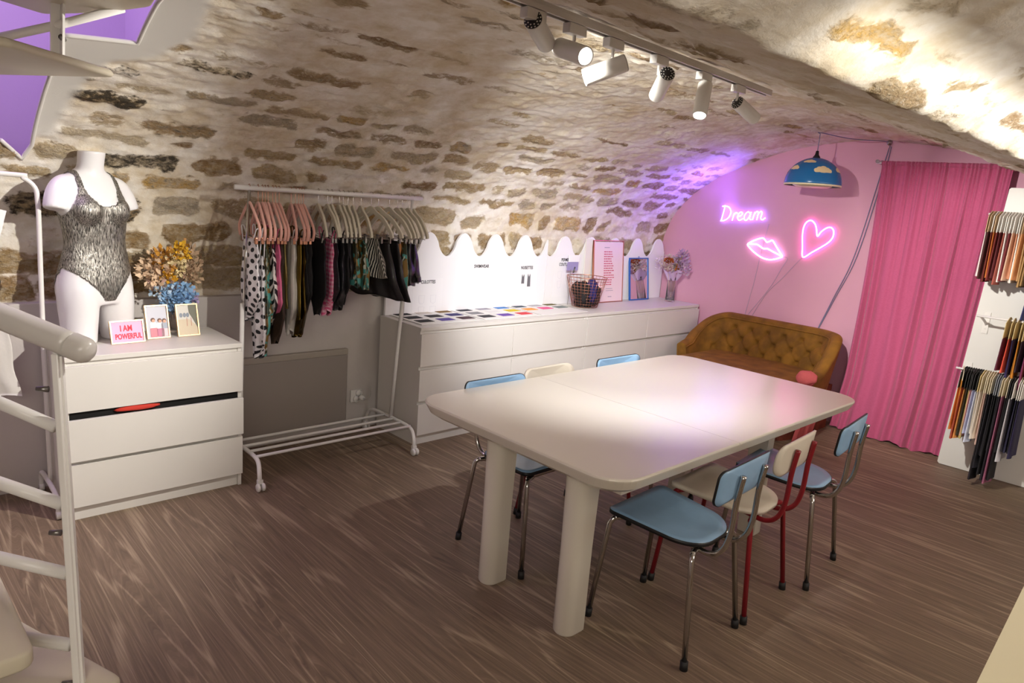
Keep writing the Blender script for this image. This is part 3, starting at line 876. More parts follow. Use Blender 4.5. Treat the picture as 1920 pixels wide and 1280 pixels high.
    v = N('ShaderNodeTexNoise'); v.inputs['Scale'].default_value = 330; v.inputs['Detail'].default_value = 3; v.inputs['Distortion'].default_value = .6; L(mpg.outputs[0], v.inputs['Vector'])
    r = N('ShaderNodeMapRange'); r.inputs[1].default_value = .38; r.inputs[2].default_value = .62; L(v.outputs['Fac'], r.inputs[0])
    L(mix_color(nt, r.outputs[0], lin('#3d3b38'), lin('#c4c0b8')), bb.inputs['Base Color'])
    bp = N('ShaderNodeBump'); bp.inputs['Strength'].default_value = .7; bp.inputs['Distance'].default_value = .004; L(v.outputs['Fac'], bp.inputs['Height']); L(bp.outputs[0], bb.inputs['Normal'])
    sme.materials.append(m)
    so = bpy.data.objects.new('swimsuit', sme); COL.objects.link(so); so.parent = t
    md = so.modifiers.new('s', 'SMOOTH'); md.iterations = 3
    md = so.modifiers.new('th', 'SOLIDIFY'); md.thickness = .003; md.offset = 0
    return t
build_mannequin()

# ------------------------------------------------------------------ small things on the chest
def leaning_frame(name, label, x, y, wd, ht, tilt, rz, framem, paint, dy=0):
    t = thing(name, label, 'picture frame', (x, y, .7815), 0, rot=(-tilt, 0, rz))
    f = .006
    b = MB()
    b.prism([(-wd/2, 0), (wd/2, 0), (wd/2, ht), (-wd/2, ht)], (0, .012, 0), (1, 0, 0), (0, 0, 1), .003)
    fr = MB(); fr.bx(-wd/2, wd/2, -.002, .012, 0, f); fr.bx(-wd/2, wd/2, -.002, .012, ht-f, ht); fr.bx(-wd/2, -wd/2+f, -.002, .012, f, ht-f); fr.bx(wd/2-f, wd/2, -.002, .012, f, ht-f)
    fr.build('frame_rim', framem, t)
    return t
def panel2d(poly, z, name, mat, parent, label=None):
    """flat shape in the local x-z plane facing -y"""
    b = MB(); b.prism(poly, (0, z, 0), (1, 0, 0), (0, 0, 1), .0006); return b.build(name, mat, parent, label, smooth=False)
def circ(cx, cy, r, n=12, ry=None): return [(cx+r*cos(2*pi*k/n), cy+(ry or r)*sin(2*pi*k/n)) for k in range(n)]
m_photo = lambda h: M('print_'+h.strip('#'), h, .5)
t = leaning_frame('framed_card', 'gold-rimmed pink card with red capitals lying back on the white chest', .322, .205, .155, .112, radians(14), radians(5), m_gold, None)
panel2d(rrect(-.072, .072, .006, .106, .001), .004, 'card', M('pink_card', '#eeb0d2', .5), t)
mr = M('red_ink', '#e0344a', .6)
text('I AM', .040, (-.004, .0028, .060), (pi/2, 0, 0), t, mr, 'lettering', .72, bold=.0012)
text('POWERFUL', .036, (.004, .0028, .022), (pi/2, 0, 0), t, mr, 'lettering', .66, bold=.0012)
t = leaning_frame('photo_frame', 'gold-framed photo of three people in white, between the pink card and the other photo', .478, .262, .112, .170, radians(13), radians(4), m_gold, None)
panel2d([(-.05, .006), (.05, .006), (.05, .164), (-.05, .164)], .006, 'photo', m_photo('#cfd0dc'), t)
for i, (px, pz, c1, c2) in enumerate(((-.020, .050, '#f2eeee', '#d98794'), (.012, .046, '#efe9ec', '#cf7f9c'), (.034, .044, '#a8b0c0', '#e9d2d6'))):
    panel2d(circ(px, pz+.045, .011), .0045, 'printed_head', m_photo('#6b4a3f'), t); panel2d(circ(px+.002, pz+.041, .008), .004, 'printed_face', m_photo('#d8a68c'), t)
    panel2d(rrect(px-.016, px+.016, pz, pz+.034, .008), .0045, 'printed_shirt', m_photo(c1), t); panel2d(rrect(px-.017, px+.018, .008, pz+.004, .006), .004, 'printed_skirt', m_photo(c2), t)
t = leaning_frame('photo_frame', 'gold-framed photo with a pale path, nearest the clothes rack on the white chest', .628, .270, .112, .168, radians(13), radians(4), m_gold, None)
panel2d([(-.05, .006), (.05, .006), (.05, .162), (-.05, .162)], .006, 'photo', m_photo('#dcd8cf'), t)
panel2d([(.010, .162), (.05, .162), (.05, .04), (.028, .09), (.012, .12)], .0045, 'printed_tree', m_photo('#6f6f60'), t)
panel2d([(-.05, .006), (.05, .006), (.046, .05), (.01, .088), (-.05, .088)], .005, 'printed_path', m_photo('#d9c9ae'), t)
for a in (-.03, -.012, .004): panel2d(circ(a, .110, .008, 10, .012), .0045, 'printed_bush', m_photo('#8b93a0'), t)
for a in (-.004, .018): panel2d([(a, .052), (a+.002, .052), (a+.003, .095), (a+.001, .095)], .004, 'printed_pole', m_photo('#c77b6c'), t)

def flowers(name, label, loc, specs, stems, group=None, vase=None, seed=1):
    """specs: (part name, colour, centre, radii, count, petal length, label)"""
    t = thing(name, label, 'dried flowers', loc)
    rnd = random.Random(seed)
    for (nm, hx, c, r, cnt, pl, kind) in specs:
        b = MB(); c = Vector(c)
        for _ in range(cnt):
            while True:
                d = Vector((rnd.uniform(-1, 1), rnd.uniform(-1, 1), rnd.uniform(-1, 1)))
                if .15 < d.length <= 1: break
            p = c+Vector((d.x*r[0]*1.2, d.y*r[1]*1.15, d.z*r[2]*1.12))
            u = (d+Vector((rnd.gauss(0, .5), rnd.gauss(0, .5), .35+rnd.gauss(0, .5)))).normalized()
            v = u.orthogonal().normalized(); v = (Matrix.Rotation(rnd.uniform(0, 6.28), 3, u) @ v)
            l = pl*rnd.uniform(.6, 1.3); wq = l*(.30 if kind == 'leaf' else .5 if kind == 'petal' else .12)
            n = u.cross(v)*l*.12
            b.add([p, p+u*l*.5+v*wq+n, p+u*l, p+u*l*.5-v*wq+n], [(0, 1, 2, 3)])
        b.build(nm, M('dried_'+hx.strip('#'), hx, .9, var=.18, vscale=30), t, None)
    b = MB()
    for a, bb in stems: b.tube(smooth_path([a, ((a[0]+bb[0])/2+.01, (a[1]+bb[1])/2, (a[2]+bb[2])/2), bb], 4), .0016, 5)
    return t, b
t, sb = flowers('dried_bouquet', 'dried bouquet with yellow tops and blue base beside the silver swimsuit mannequin', (.60, .40, .781),
    [('pampas', '#dcbfa0', (-.075, .0, .33), (.075, .035, .085), 260, .035, 'leaf'),
     ('amber_leaves', '#c08a35', (-.045, -.01, .385), (.045, .03, .05), 120, .035, 'leaf'),
     ('cream_hydrangea', '#e8d6a6', (.0, -.02, .36), (.038, .032, .065), 260, .02, 'petal'),
     ('yellow_flowers', '#e0b030', (.035, -.02, .43), (.035, .025, .04), 120, .022, 'petal'),
     ('golden_flowers', '#c8941f', (-.035, -.025, .30), (.03, .022, .02), 60, .02, 'petal'),
     ('brown_grass', '#bfa284', (.075, .0, .34), (.05, .035, .105), 260, .032, 'leaf'),
     ('pink_grass', '#e0bdb0', (-.03, .0, .26), (.075, .03, .05), 160, .03, 'leaf'),
     ('blue_flowers', '#8db4da', (.01, -.03, .185), (.075, .035, .070), 420, .024, 'petal'),
     ('pale_blue_flowers', '#bcd3e8', (-.02, -.02, .215), (.085, .03, .05), 160, .022, 'petal'),
     ('lilac_flowers', '#bda9d6', (.075, -.01, .175), (.03, .025, .03), 70, .02, 'petal')],
    [((0, 0, .06), (-.09, 0, .33)), ((.01, 0, .06), (.09, 0, .34)), ((0, 0, .06), (.0, 0, .36)), ((0, .01, .06), (.04, 0, .40)), ((0, 0, .06), (.02, -.02, .18))], seed=5)
sb.tube([(.045, -.01, .42), (.055, -.01, .50)], .008, 8); sb.tube([(-.02, -.01, .40), (-.022, -.01, .455)], .010, 8)
sb.build('stems', M('dried_stem', '#b98a55', .9), t)
b = MB(); b.lathe([(0, 0), (.032, 0), (.036, .01), (.03, .07), (.022, .10), (.026, .115), (.022, .115), (.018, .10), (.026, .07), (.030, .012), (0, .01)], (0, 0, 0), 24); b.build('vase', M('glass_vase', '#e8dfd6', .08, trans=.85), t)

# ------------------------------------------------------------------ clothes rack with hangers and garments
def build_rack():
    t = thing('clothes_rack', 'white wheeled clothes rack between the two white chests', 'clothes rack', (0, 0, 0))
    y0 = .17
    MB().cyl((.828, y0, 1.565), (2.005, y0, 1.572), .0135, .0135, 16).build('rail', m_whitesat, t)
    for (x0, x1, xb) in ((.905, .868, .852), (1.935, 1.895, 1.842)):
        MB().tube([(x0, y0, 1.560), (x1, y0, .80)], .0085, 12).build('upper_post', m_chrome if x0 < 1 else m_whitesat, t)
        MB().tube([(x1, y0, .96), (xb, y0, .16)], .012, 12).build('lower_post', m_whitesat, t)
        b = MB(); b.tube(smooth_path([(xb-.01, -.112, .055), (xb-.01, -.11, .095), (xb, -.07, .145), (xb, 0, .163), (xb, .17, .165), (xb, .34, .163), (xb, .415, .145), (xb, .455, .095), (xb, .457, .055)], 6), .0115, 12); b.build('foot', m_whitesat, t)
        for yy in (-.112, .457):
            c = MB(); c.bx(xb-.022, xb+.006, yy-.012, yy+.012, .038, .062, .003)
            cs = c.build('caster', m_whitesat, t)
            for dx in (-.018, .008):
                q = MB(); q.lathe([(0, -.008), (.018, -.008), (.0225, -.004), (.0225, .004), (.018, .008), (0, .008)], (xb-.004+dx, yy-.012, .0225), 20, (1, 0, 0)); q.build('wheel', m_whitesat, cs)
    for yy in (-.03, .055, .27, .36):
        pass
    for yy in (-.045, .045, .135, .235): MB().cyl((.85, yy, .166), (1.845, yy, .166), .0085, .0085, 10).build('shelf_bar', m_whitesat, t)
build_rack()

m_pinkh = M('pink_velvet_hanger', '#e3ab9c', .7, sheen=.4); m_whiteh = M('white_wood_hanger', '#d6d0bd', .45)
def hanger(kind):
    t = thing('hanger', 'x', 'hanger')
    zt = -.075
    MB().tube(smooth_path([(0, 0, zt), (0, 0, -.03), (0, .002, -.016), (0, .016, -.010), (0, .019, .005), (0, .010, .017), (0, -.006, .018), (0, -.016, .008)], 5), .0016, 6).build('hook', m_copper if kind == 'pink' else m_chrome, t)
    if kind == 'pink':
        W = .185; zb = -.245
        pth = smooth_path([(0, -.165, zb-.012), (0, -W, zb+.02), (0, -W+.008, zb+.055), (0, -.12, zb+.10), (0, -.05, zt-.022), (0, 0, zt), (0, .05, zt-.022), (0, .12, zb+.10), (0, W-.008, zb+.055), (0, W, zb+.02), (0, .165, zb-.012)], 5)
        MB().tube(pth, .0075, 8).build('shoulders', m_pinkh, t)
        MB().tube([(0, -.16, zb-.012), (0, .16, zb-.012)], .004, 8).build('crossbar', m_pinkh, t)
        for s in (-1, 1):
            b = MB(); b.box((0, s*.12, zb-.020), (.014, .022, .034), None, .003); b.build('clip', m_copper, t)
    else:
        W = .195; zb = -.235
        pth = smooth_path([(0, -W, zb), (0, -W+.012, zb+.028), (0, -.12, zb+.095), (0, -.05, zt-.028), (0, 0, zt), (0, .05, zt-.028), (0, .12, zb+.095), (0, W-.012, zb+.028), (0, W, zb)], 5)
        b = MB()
        vs = []; fs = []; n = len(pth)
        for i, p in enumerate(pth):
            a = pth[max(0, i-1)]; c = pth[min(n-1, i+1)]; d = (c-a).normalized(); q = Vector((0, -d.z, d.y)); h = .012
            for sx, sq in ((-.006, -h), (.006, -h), (.006, h), (-.006, h)): vs.append(p+q*sq+Vector((sx, 0, 0)))
        for i in range(n-1):
            for k in range(4): fs.append((i*4+k, i*4+(k+1) % 4, (i+1)*4+(k+1) % 4, (i+1)*4+k))
        fs += [(3, 2, 1, 0), tuple((n-1)*4+k for k in range(4))]
        b.add(vs, fs, flat=True); b.build('shoulders', m_whiteh, t)
        MB().tube([(0, -.17, zb-.008), (0, .17, zb-.008)], .002, 6).build('crossbar', m_chrome, t)
        for s in (-1, 1):
            b = MB(); b.box((0, s*.10, zb-.020), (.012, .020, .040), None, .003); b.build('clip', m_steel, t)
    return t

def cloth_mat(name, kind):
    if name in MATS: return MATS[name]
    base = {'black': '#151416', 'leather': '#1d1a1b', 'bronze': '#5a4a22', 'gold': '#7a642e', 'white': '#d9d5cf', 'pinkplain': '#e06f98', 'olive': '#7d6c3c', 'brown': '#3a2a20', 'orange': '#c08552', 'sequin': '#26262a'}
    if kind in base:
        mt = 1 if kind in ('bronze', 'gold') else .6 if kind in ('olive',) else 0
        m = M(name, base[kind], .32 if kind in ('leather', 'bronze', 'gold', 'sequin', 'olive') else .8, mt, bump=.5 if kind in ('sequin', 'brown', 'leather') else .2, bscale=140 if kind in ('sequin', 'brown') else 40)
        return m
    m = M(name, '#888888', .65); nt, b, N, L = nodes_of(m)
    uv = N('ShaderNodeUVMap').outputs[0]
    def noise(sc, d=2, dist=0):
        n = N('ShaderNodeTexNoise'); n.inputs['Scale'].default_value = sc; n.inputs['Detail'].default_value = d; n.inputs['Distortion'].default_value = dist; L(uv, n.inputs['Vector']); return n.outputs['Fac']
    def step(v, a, bb):
        r = N('ShaderNodeMapRange'); r.inputs[1].default_value = a; r.inputs[2].default_value = bb; L(v, r.inputs[0]); return r.outputs[0]
    if kind == 'polka':
        sep = N('ShaderNodeSeparateXYZ'); L(uv, sep.inputs[0]); S_ = 24.0
        a = math_node(nt, 'MULTIPLY', math_node(nt, 'ADD', sep.outputs[0], sep.outputs[1]), S_*.72); c = math_node(nt, 'MULTIPLY', math_node(nt, 'SUBTRACT', sep.outputs[0], sep.outputs[1]), S_*.72)
        fa = math_node(nt, 'SUBTRACT', math_node(nt, 'FRACT', a), .5); fc = math_node(nt, 'SUBTRACT', math_node(nt, 'FRACT', c), .5)
        d = math_node(nt, 'SQRT', math_node(nt, 'ADD', math_node(nt, 'MULTIPLY', fa, fa), math_node(nt, 'MULTIPLY', fc, fc)))
        L(mix_color(nt, step(d, .27, .31), lin('#16161c'), lin('#e4e0e4')), b.inputs['Base Color'])
    elif kind == 'zebra':
        wv = N('ShaderNodeTexWave'); wv.inputs['Scale'].default_value = 9; wv.inputs['Distortion'].default_value = 5; wv.inputs['Detail'].default_value = 1.5; wv.inputs['Detail Scale'].default_value = 1.2; wv.bands_direction = 'DIAGONAL'; L(uv, wv.inputs['Vector'])
        L(mix_color(nt, step(wv.outputs['Fac'], .45, .55), lin('#141214'), lin('#e2ddd9')), b.inputs['Base Color'])
    elif kind == 'stripes':
        wv = N('ShaderNodeTexWave'); wv.inputs['Scale'].default_value = 24; wv.inputs['Distortion'].default_value = 3.2; wv.inputs['Detail'].default_value = 2; L(uv, wv.inputs['Vector'])
        L(mix_color(nt, step(wv.outputs['Fac'], .62, .72), lin('#131213'), lin('#cfc9bd')), b.inputs['Base Color'])
    elif kind == 'camo':
        c1 = mix_color(nt, step(noise(16, 1, .5), .47, .49), lin('#3a3a22'), lin('#8a6a33')); c2 = mix_color(nt, step(noise(11, 1, 1), .54, .56), c1, lin('#4f9c95')); c3 = mix_color(nt, step(noise(21, 1, .4), .60, .62), c2, lin('#c9cdbf')); c4 = mix_color(nt, step(noise(9, 1, .3), .60, .62), c3, lin('#1f2a20'))
        L(c4, b.inputs['Base Color'])
    elif kind == 'gingham':
        sep = N('ShaderNodeSeparateXYZ'); L(uv, sep.inputs[0])
        fa = math_node(nt, 'GREATER_THAN', math_node(nt, 'FRACT', math_node(nt, 'MULTIPLY', sep.outputs[0], 42)), .5); fb = math_node(nt, 'GREATER_THAN', math_node(nt, 'FRACT', math_node(nt, 'MULTIPLY', sep.outputs[1], 42)), .5)
        L(mix_color(nt, math_node(nt, 'MULTIPLY', math_node(nt, 'ADD', fa, fb), .5), lin('#f0b8cd'), lin('#dd4f86')), b.inputs['Base Color'])
    return m

def garment(shape, mat, wid, length, seed, thick=.018):
    """cloth hung in the local y-z plane, top at z=0"""
    b = MB(); rnd = random.Random(seed); ph = [rnd.uniform(0, 6.28) for _ in range(6)]; kf = rnd.choice((3, 4, 5))
    def wf(v):
        if shape == 'suit':
            if v < .18: k = .72+.28*(v/.18)
            elif v < .45: k = 1-.16*sin(pi*(v-.18)/.27)
            elif v < .68: k = 1+.10*sin(pi*(v-.45)/.46)
            else: k = 1.1*(1-((v-.68)/.32)**1.15)*.93+.14
        elif shape == 'cami': k = .8+.25*v**.7
        elif shape == 'short': k = .62+.45*v**.9
        elif shape == 'slim': k = .7+.1*sin(v*5)
        elif shape == 'flare': k = .46 + .62*v**1.25
        else: k = 1
        return k*wid
    def fn(u, v):
        a = 2*pi*u; c, s_ = cos(a), sin(a); w_ = wf(v)
        fold = .35+.65*v
        lat = c*w_ + .010*sin(3*v*pi+ph[1])*v
        tk = thick*(1+.6*sin(pi*v))*(1.5 if shape == 'flare' else 1)*(.6+.8*v if shape in ('flare', 'short') else 1)
        off = s_*tk*(.55+.45*abs(s_)) + .008*fold*sin(kf*c*2.2+ph[0]+1.5*v) + .006*fold*sin(9*c+ph[2])
        z = -v*length + (.012*cos(2*a) if shape == 'suit' and v > .9 else 0) + (.010*v*sin(5*c+ph[3]) if v > .85 else 0)
        return Vector((off, lat, z))
    b.grid(fn, 44, 30, closeu=True, uvfn=lambda u, v: (cos(2*pi*u)*wf(v)+(1 if sin(2*pi*u) > 0 else 0), -v*length))
    n = 44
    b.f.append(tuple(range(n))); b.f.append(tuple(29*n+k for k in range(n-1, -1, -1)))
    return b
def straps(z0, z1, ya, yb, seed, sides=(-1, 1)):
    b = MB()
    for s in sides:
        a = smooth_path([(-.012, s*ya, z0-.02), (-.009, s*(ya*.5+yb*.5)*1.02, (z0+z1)/2), (-.006, s*yb, z1), (.006, s*yb, z1), (.009, s*(ya*.5+yb*.5)*1.02, (z0+z1)/2), (.012, s*ya, z0-.02)], 4)
        b.tube(a, .0035, 6)
    return b
RAIL = lambda x: 1.566+.0060*(x-.83)
GARM = [  # hook x, hanger, shape, pattern, width, top z, bottom z, angle deg, label of the garment
 (.905, 'pink', 'suit', 'polka', .135, 1.31, .88, 7, 'white swimsuit with black polka dots nearest the rack\'s chrome post'),
 (.952, 'pink', 'suit', 'polka', .120, 1.22, .665, 13, 'long white polka-dot swimsuit hanging lowest, in front of the other dotted one'),
 (.975, 'pink', 'suit', 'camo', .125, 1.29, .665, 11, 'long camouflage swimsuit right beside the polka-dot one'),
 (.990, 'pink', 'suit', 'camo', .13, 1.24, .78, 15, 'camouflage swimsuit with teal patches squeezed before the zebra one'),
 (1.006, 'pink', 'suit', 'zebra', .15, 1.26, .83, 13, 'zebra striped swimsuit on a pink hanger'),
 (1.032, 'pink', 'suit', 'pinkplain', .145, 1.30, .84, 11, 'plain pink swimsuit just behind the zebra one'),
 (1.048, 'pink', 'suit', 'brown', .14, 1.31, .735, 9, 'dark brown sequin swimsuit hanging long beside the plain pink one'),
 (1.068, 'pink', 'cami', 'olive', .12, 1.30, .95, 10, 'shiny olive camisole on a pink hanger'),
 (1.136, 'pink', 'suit', 'white', .13, 1.30, .78, 17, 'white swimsuit between the olive and gold pieces'),
 (1.161, 'pink', 'cami', 'gold', .13, 1.30, .885, 11, 'shiny gold top on a pink hanger'),
 (1.180, 'pink', 'suit', 'bronze', .14, 1.28, .765, 11, 'dark bronze swimsuit hanging lower than the gold top'),
 (1.194, 'pink', 'suit', 'black', .14, 1.30, .90, 13, 'matte black swimsuit between bronze and black bodysuit'),
 (1.208, 'pink', 'suit', 'black', .15, 1.32, .88, 9, 'black swimsuit on the pink hanger nearest the white hangers'),
 (1.298, 'white', 'suit', 'black', .16, 1.31, .885, 14, 'black bodysuit on the first white hanger'),
 (1.354, 'white', 'suit', 'gingham', .13, 1.31, .885, 10, 'pink gingham swimsuit among black pieces'),
 (1.381, 'white', 'suit', 'sequin', .14, 1.31, .92, 14, 'charcoal sequin swimsuit behind the pink gingham one'),
 (1.428, 'white', 'suit', 'sequin', .14, 1.31, .91, 15, 'charcoal sequin swimsuit farther from the pink gingham one'),
 (1.454, 'white', 'suit', 'black', .13, 1.31, .94, 15, 'black swimsuit with a narrow crotch before the camouflage shorts'),
 (1.485, 'white', 'short', 'leather', .11, 1.31, 1.08, 16, 'black leather shorts next to the camouflage shorts'),
 (1.519, 'white', 'short', 'camo', .14, 1.31, 1.045, 18, 'camouflage shorts just after the black sequin swimsuits'),
 (1.571, 'white', 'short', 'camo', .15, 1.31, 1.03, 12, 'camouflage shorts just before the black and white striped shorts'),
 (1.640, 'white', 'flare', 'stripes', .16, 1.32, 1.10, -8, 'black and cream wavy striped shorts'),
 (1.690, 'white', 'flare', 'leather', .215, 1.30, .975, -14, 'flared black leather skirt behind the striped shorts'),
 (1.768, 'white', 'flare', 'leather', .20, 1.31, .965, -8, 'second flared black leather skirt, beside the orange piece'),
 (1.825, 'white', 'slim', 'orange', .06, 1.30, 1.15, 0, 'narrow tan piece between leather and camouflage'),
 (1.860, 'white', 'short', 'camo', .10, 1.30, .97, 4, 'slim camouflage shorts near the far post of the rack'),
 (1.905, 'white', 'flare', 'leather', .10, 1.30, 1.04, 6, 'small flared black leather piece before the last one'),
 (1.940, 'white', 'flare', 'leather', .095, 1.29, 1.05, 6, 'small black leather flared piece last on the rail'),
]
ORD = ['first', 'second', 'third', 'fourth', 'fifth', 'sixth', 'seventh', 'eighth', 'ninth', 'tenth', 'eleventh', 'twelfth', 'thirteenth', 'fourteenth', 'fifteenth', 'sixteenth', 'seventeenth', 'eighteenth', 'nineteenth', 'twentieth']
def fill_rack():
    H = {'pink': hanger('pink'), 'white': hanger('white')}; used = {'pink': 0, 'white': 0}
    for i, (hx, hk, shape, pat, wid, zt, zb, ang, lab) in enumerate(GARM):
        z = RAIL(hx)
        k = used[hk]; used[hk] += 1
        desc = 'pink velvet hanger' if hk == 'pink' else 'white wooden hanger'
        lb = f'{desc}, {ORD[k]} of its colour counted from the mannequin end of the rack'
        h = H[hk] if k == 0 else dup(H[hk])
        h['label'] = lb; h['group'] = 'pink hangers on the rack' if hk == 'pink' else 'white hangers on the rack'
        h.location = (hx, .17, z); h.rotation_euler = (0, 0, -radians(ang))
        dark = 'hung_garment'
        nm = {'suit': 'swimsuit', 'cami': 'camisole', 'short': 'shorts', 'flare': 'skirt', 'slim': 'top'}[shape]
        cat = {'suit': 'swimsuit', 'cami': 'top', 'short': 'shorts', 'flare': 'skirt', 'slim': 'top'}[shape]
        g = thing(nm, lab, cat, (hx+.004, .17, 0), -radians(ang), 'garments on the clothes rack')
        b = garment(shape, None, wid, zt-zb, i*7+3)
        o = b.build('body' if shape in ('suit', 'cami') else 'cloth', cloth_mat('cloth_'+pat, pat), g); o.location = (0, 0, zt)
        if shape in ('suit', 'cami'):
            for sd in (-1, 1):
                so = straps(0, (z-.235)-zt+.03, wid*.66, .135, i, (sd,)).build('strap', cloth_mat('cloth_'+pat, pat) if pat not in ('gingham',) else cloth_mat('cloth_pinkplain', 'pinkplain'), g); so.location = (0, 0, zt)
fill_rack()

# second rack at the frame's edge ------------------------------------
def build_side_rack():
    t = thing('clothes_rack', 'white tubular clothes rack with a rounded corner beside the three-drawer chest', 'clothes rack', (0, 0, 0))
    MB().tube(smooth_path([(-.95, .30, 1.556), (-.12, .30, 1.552), (-.055, .30, 1.540), (-.012, .30, 1.50), (-.004, .30, 1.44), (-.004, .30, 1.34), (-.012, .30, .9), (-.018, .30, .10)], 8), .0105, 12).build('frame', m_whitesat, t)
    MB().tube([(-.95, .30, 1.556), (-.95, .30, .10)], .0105, 12).build('frame', m_whitesat, t)
    for x in (-.03, -.95):
        MB().tube(smooth_path([(x, .08, .03), (x, .09, .085), (x, .15, .11), (x, .30, .115), (x, .42, .11), (x, .46, .085), (x, .465, .03)], 5), .011, 10).build('foot', m_whitesat, t)
        for yy in (.08, .465):
            q = MB(); q.lathe([(0, -.01), (.02, -.01), (.02, .01), (0, .01)], (x, yy, .020), 16, (1, 0, 0)); q.build('wheel', m_whitesat, t)
build_side_rack()
h = hanger('white'); h.location = (-.285, .30, 1.566); h['label'] = 'white hanger on the rounded rack beside the mannequin'
g = thing('dress', 'white garment hanging on the rounded rack, its edge peeking below the handrail', 'dress', (-.275, .30, 0), radians(60))
o = garment('cami', None, .16, .36, 77).build('cloth', cloth_mat('cloth_white', 'white'), g); o.location = (0, 0, .93)
g = thing('price_card', 'white paper card hanging from the rounded rack at the picture edge', 'card', (-.195, .26, 1.33), 0)
MB().box((0, 0, 0), (.10, .002, .16), Matrix.Rotation(.25, 3, 'Y')).build('card', M('paper', '#ececec', .7), g); MB().tube([(0, 0, .07), (-.01, .03, .25)], .001, 5).build('string', m_black, g)
t = MB().tube(smooth_path([(-.20, .25, 1.18), (-.185, .25, 1.14), (-.172, .25, 1.09), (-.185, .25, 1.075), (-.23, .25, 1.08)], 5), .006, 8).build('strap', cloth_mat('cloth_black', 'black')); tag(t, 'black strap dangling beside the white paper card', 'strap')

# wall heater, socket ------------------------------------------------
t = thing('wall_heater', 'flat grey wall heater behind the clothes rack', 'heater', (0, 0, 0))
MB().bx(.92, 1.69, .468, .497, .075, .535, .006).build('panel', M('grey_heater', '#968d87', .55), t)
MB().bx(.92, 1.69, .463, .499, .535, .575, .006).build('top_cap', M('heater_cap', '#a69d92', .5), t)
t = thing('wall_socket', 'double white wall socket beside the long chest', 'wall socket', (1.775, .50, .235))
MB().bx(-.042, .042, -.012, 0, -.042, .042, .005).build('plate', m_whitesat, t)
for dx, dz in ((-.0, -.02), (.018, .018)):
    b = MB(); b.lathe([(0, .0), (.018, 0), (.021, .006), (.024, .006), (.024, .0)], (dx, -.018, dz), 18, (0, 1, 0)); b.build('outlet', m_whitesat, t)
t = thing('power_plug', 'white plug in the wall socket with a grey cable', 'plug', (1.80, .47, .225))
b = MB(); b.lathe([(0, 0), (.016, 0), (.018, .03), (.012, .034)], (0, -.028, 0), 14, (0, 1, 0)); b.build('plug_body', m_whitesat, t)
MB().tube(smooth_path([(0, -.03, 0), (.04, -.035, 0), (.075, .0, .02), (.085, .02, .06)], 6), .003, 6).build('cable', M('grey_cable', '#b9b4ae', .5), t)

# ------------------------------------------------------------------ backboard prints, swatches and other things on the long chest
m_ink = M('black_ink', '#2a2a2c', .7); m_faint = M('faint_ink', '#c9c9d4', .7); m_paper = M('white_paper', '#f1f0f2', .7)
def sheet(name, label, x, z, wd, ht, title, tsize, lines, figs):
    t = thing(name, label, 'paper', (x, .4535, z))
    panel2d([(-wd/2, -ht), (wd/2, -ht), (wd/2, 0), (-wd/2, 0)], 0, 'sheet', m_paper, t)
    for i, ln in enumerate(title): text(ln, tsize, (0, -.0014, -.035-i*tsize*1.05), (pi/2, 0, 0), t, m_ink, 'lettering', .8, bold=.0008)
    figs(t)
    return t
def fig_sketch(t):
    for (a, z) in ((-.05, -.12), (.05, -.12), (-.05, -.20), (.05, -.20)):
        MB().tube([(a-.025, -.001, z), (a-.02, -.001, z-.05), (a, -.001, z-.06), (a+.02, -.001, z-.05), (a+.025, -.001, z)], .0006, 4, True).build('sketch', m_faint, t)
def fig_gowns(t):
    panel2d([(-.052, -.150), (-.020, -.150), (-.022, -.085), (-.028, -.075), (-.036, -.098), (-.046, -.075), (-.050, -.085)], -.001, 'gown_print', M('grey_print', '#6b6b70', .7), t)
    panel2d([(.014, -.175), (.050, -.175), (.044, -.085), (.040, -.072), (.030, -.098), (.018, -.072), (.014, -.085)], -.001, 'gown_print', M('grey_print', '#6b6b70', .7), t)
sheet('wall_sheet', 'white sheet headed CULOTTES at the rack end of the scalloped board', 2.300, 1.025, .26, .30, ['CULOTTES'], .032, 0, fig_sketch)
sheet('wall_sheet', 'white sheet headed SWIMWEAR with a faint sketch on the scalloped board', 2.785, 1.13, .28, .30, ['SWIMWEAR'], .034, 0, fig_sketch)
sheet('wall_sheet', 'white sheet headed NUISETTES with two grey gowns on the scalloped board', 3.262, 1.115, .24, .26, ['NUISETTES'], .034, 0, fig_gowns)
sheet('wall_sheet', 'lilac-white sheet headed PERMIS COUTURE behind the wire basket', 3.70, 1.175, .24, .33, ['PERMIS', 'COUTURE'], .036, 0, fig_sketch)

def swatch_board(name, label, x0, x1, cols):
    t = thing(name, label, 'swatch board', ((x0+x1)/2, .285, .7812))
    wd = x1-x0-.006; hd = .205
    MB().bx(-wd/2, wd/2, -hd, hd, 0, .004, .001).build('board', M('swatch_card', '#eceae8', .6), t)
    for s in (-1, 1):
        if s > 0 : MB().bx(wd/2-.004, wd/2+.0, -hd, hd, .0042, .0055).build('edge_strip', M('grey_edge', '#8f8b88', .5), t)
    for r, row in enumerate(cols):
        for c, hx in enumerate(row):
            if not hx: continue
            cx = -wd/2 + wd*(c+.5)/3; cy = hd-.055-(.130*r); 
            MB().bx(cx-.058, cx+.058, cy-.038, cy+.038, .004, .0065, .0006).build('swatch', M('swatch_'+hx.strip('#'), hx, .85, bump=.3, bscale=200), t)
    return t
swatch_board('swatch_board', 'swatch board with mostly black and violet fabric squares by the rack', 1.985, 2.520, [['#151517', '#cfc6bd', '#7a5c2a'], ['#1b191c', '#2a2529', '#33326e'], ['#1f1c20', '#5b4a9c', '#4a2f38']])
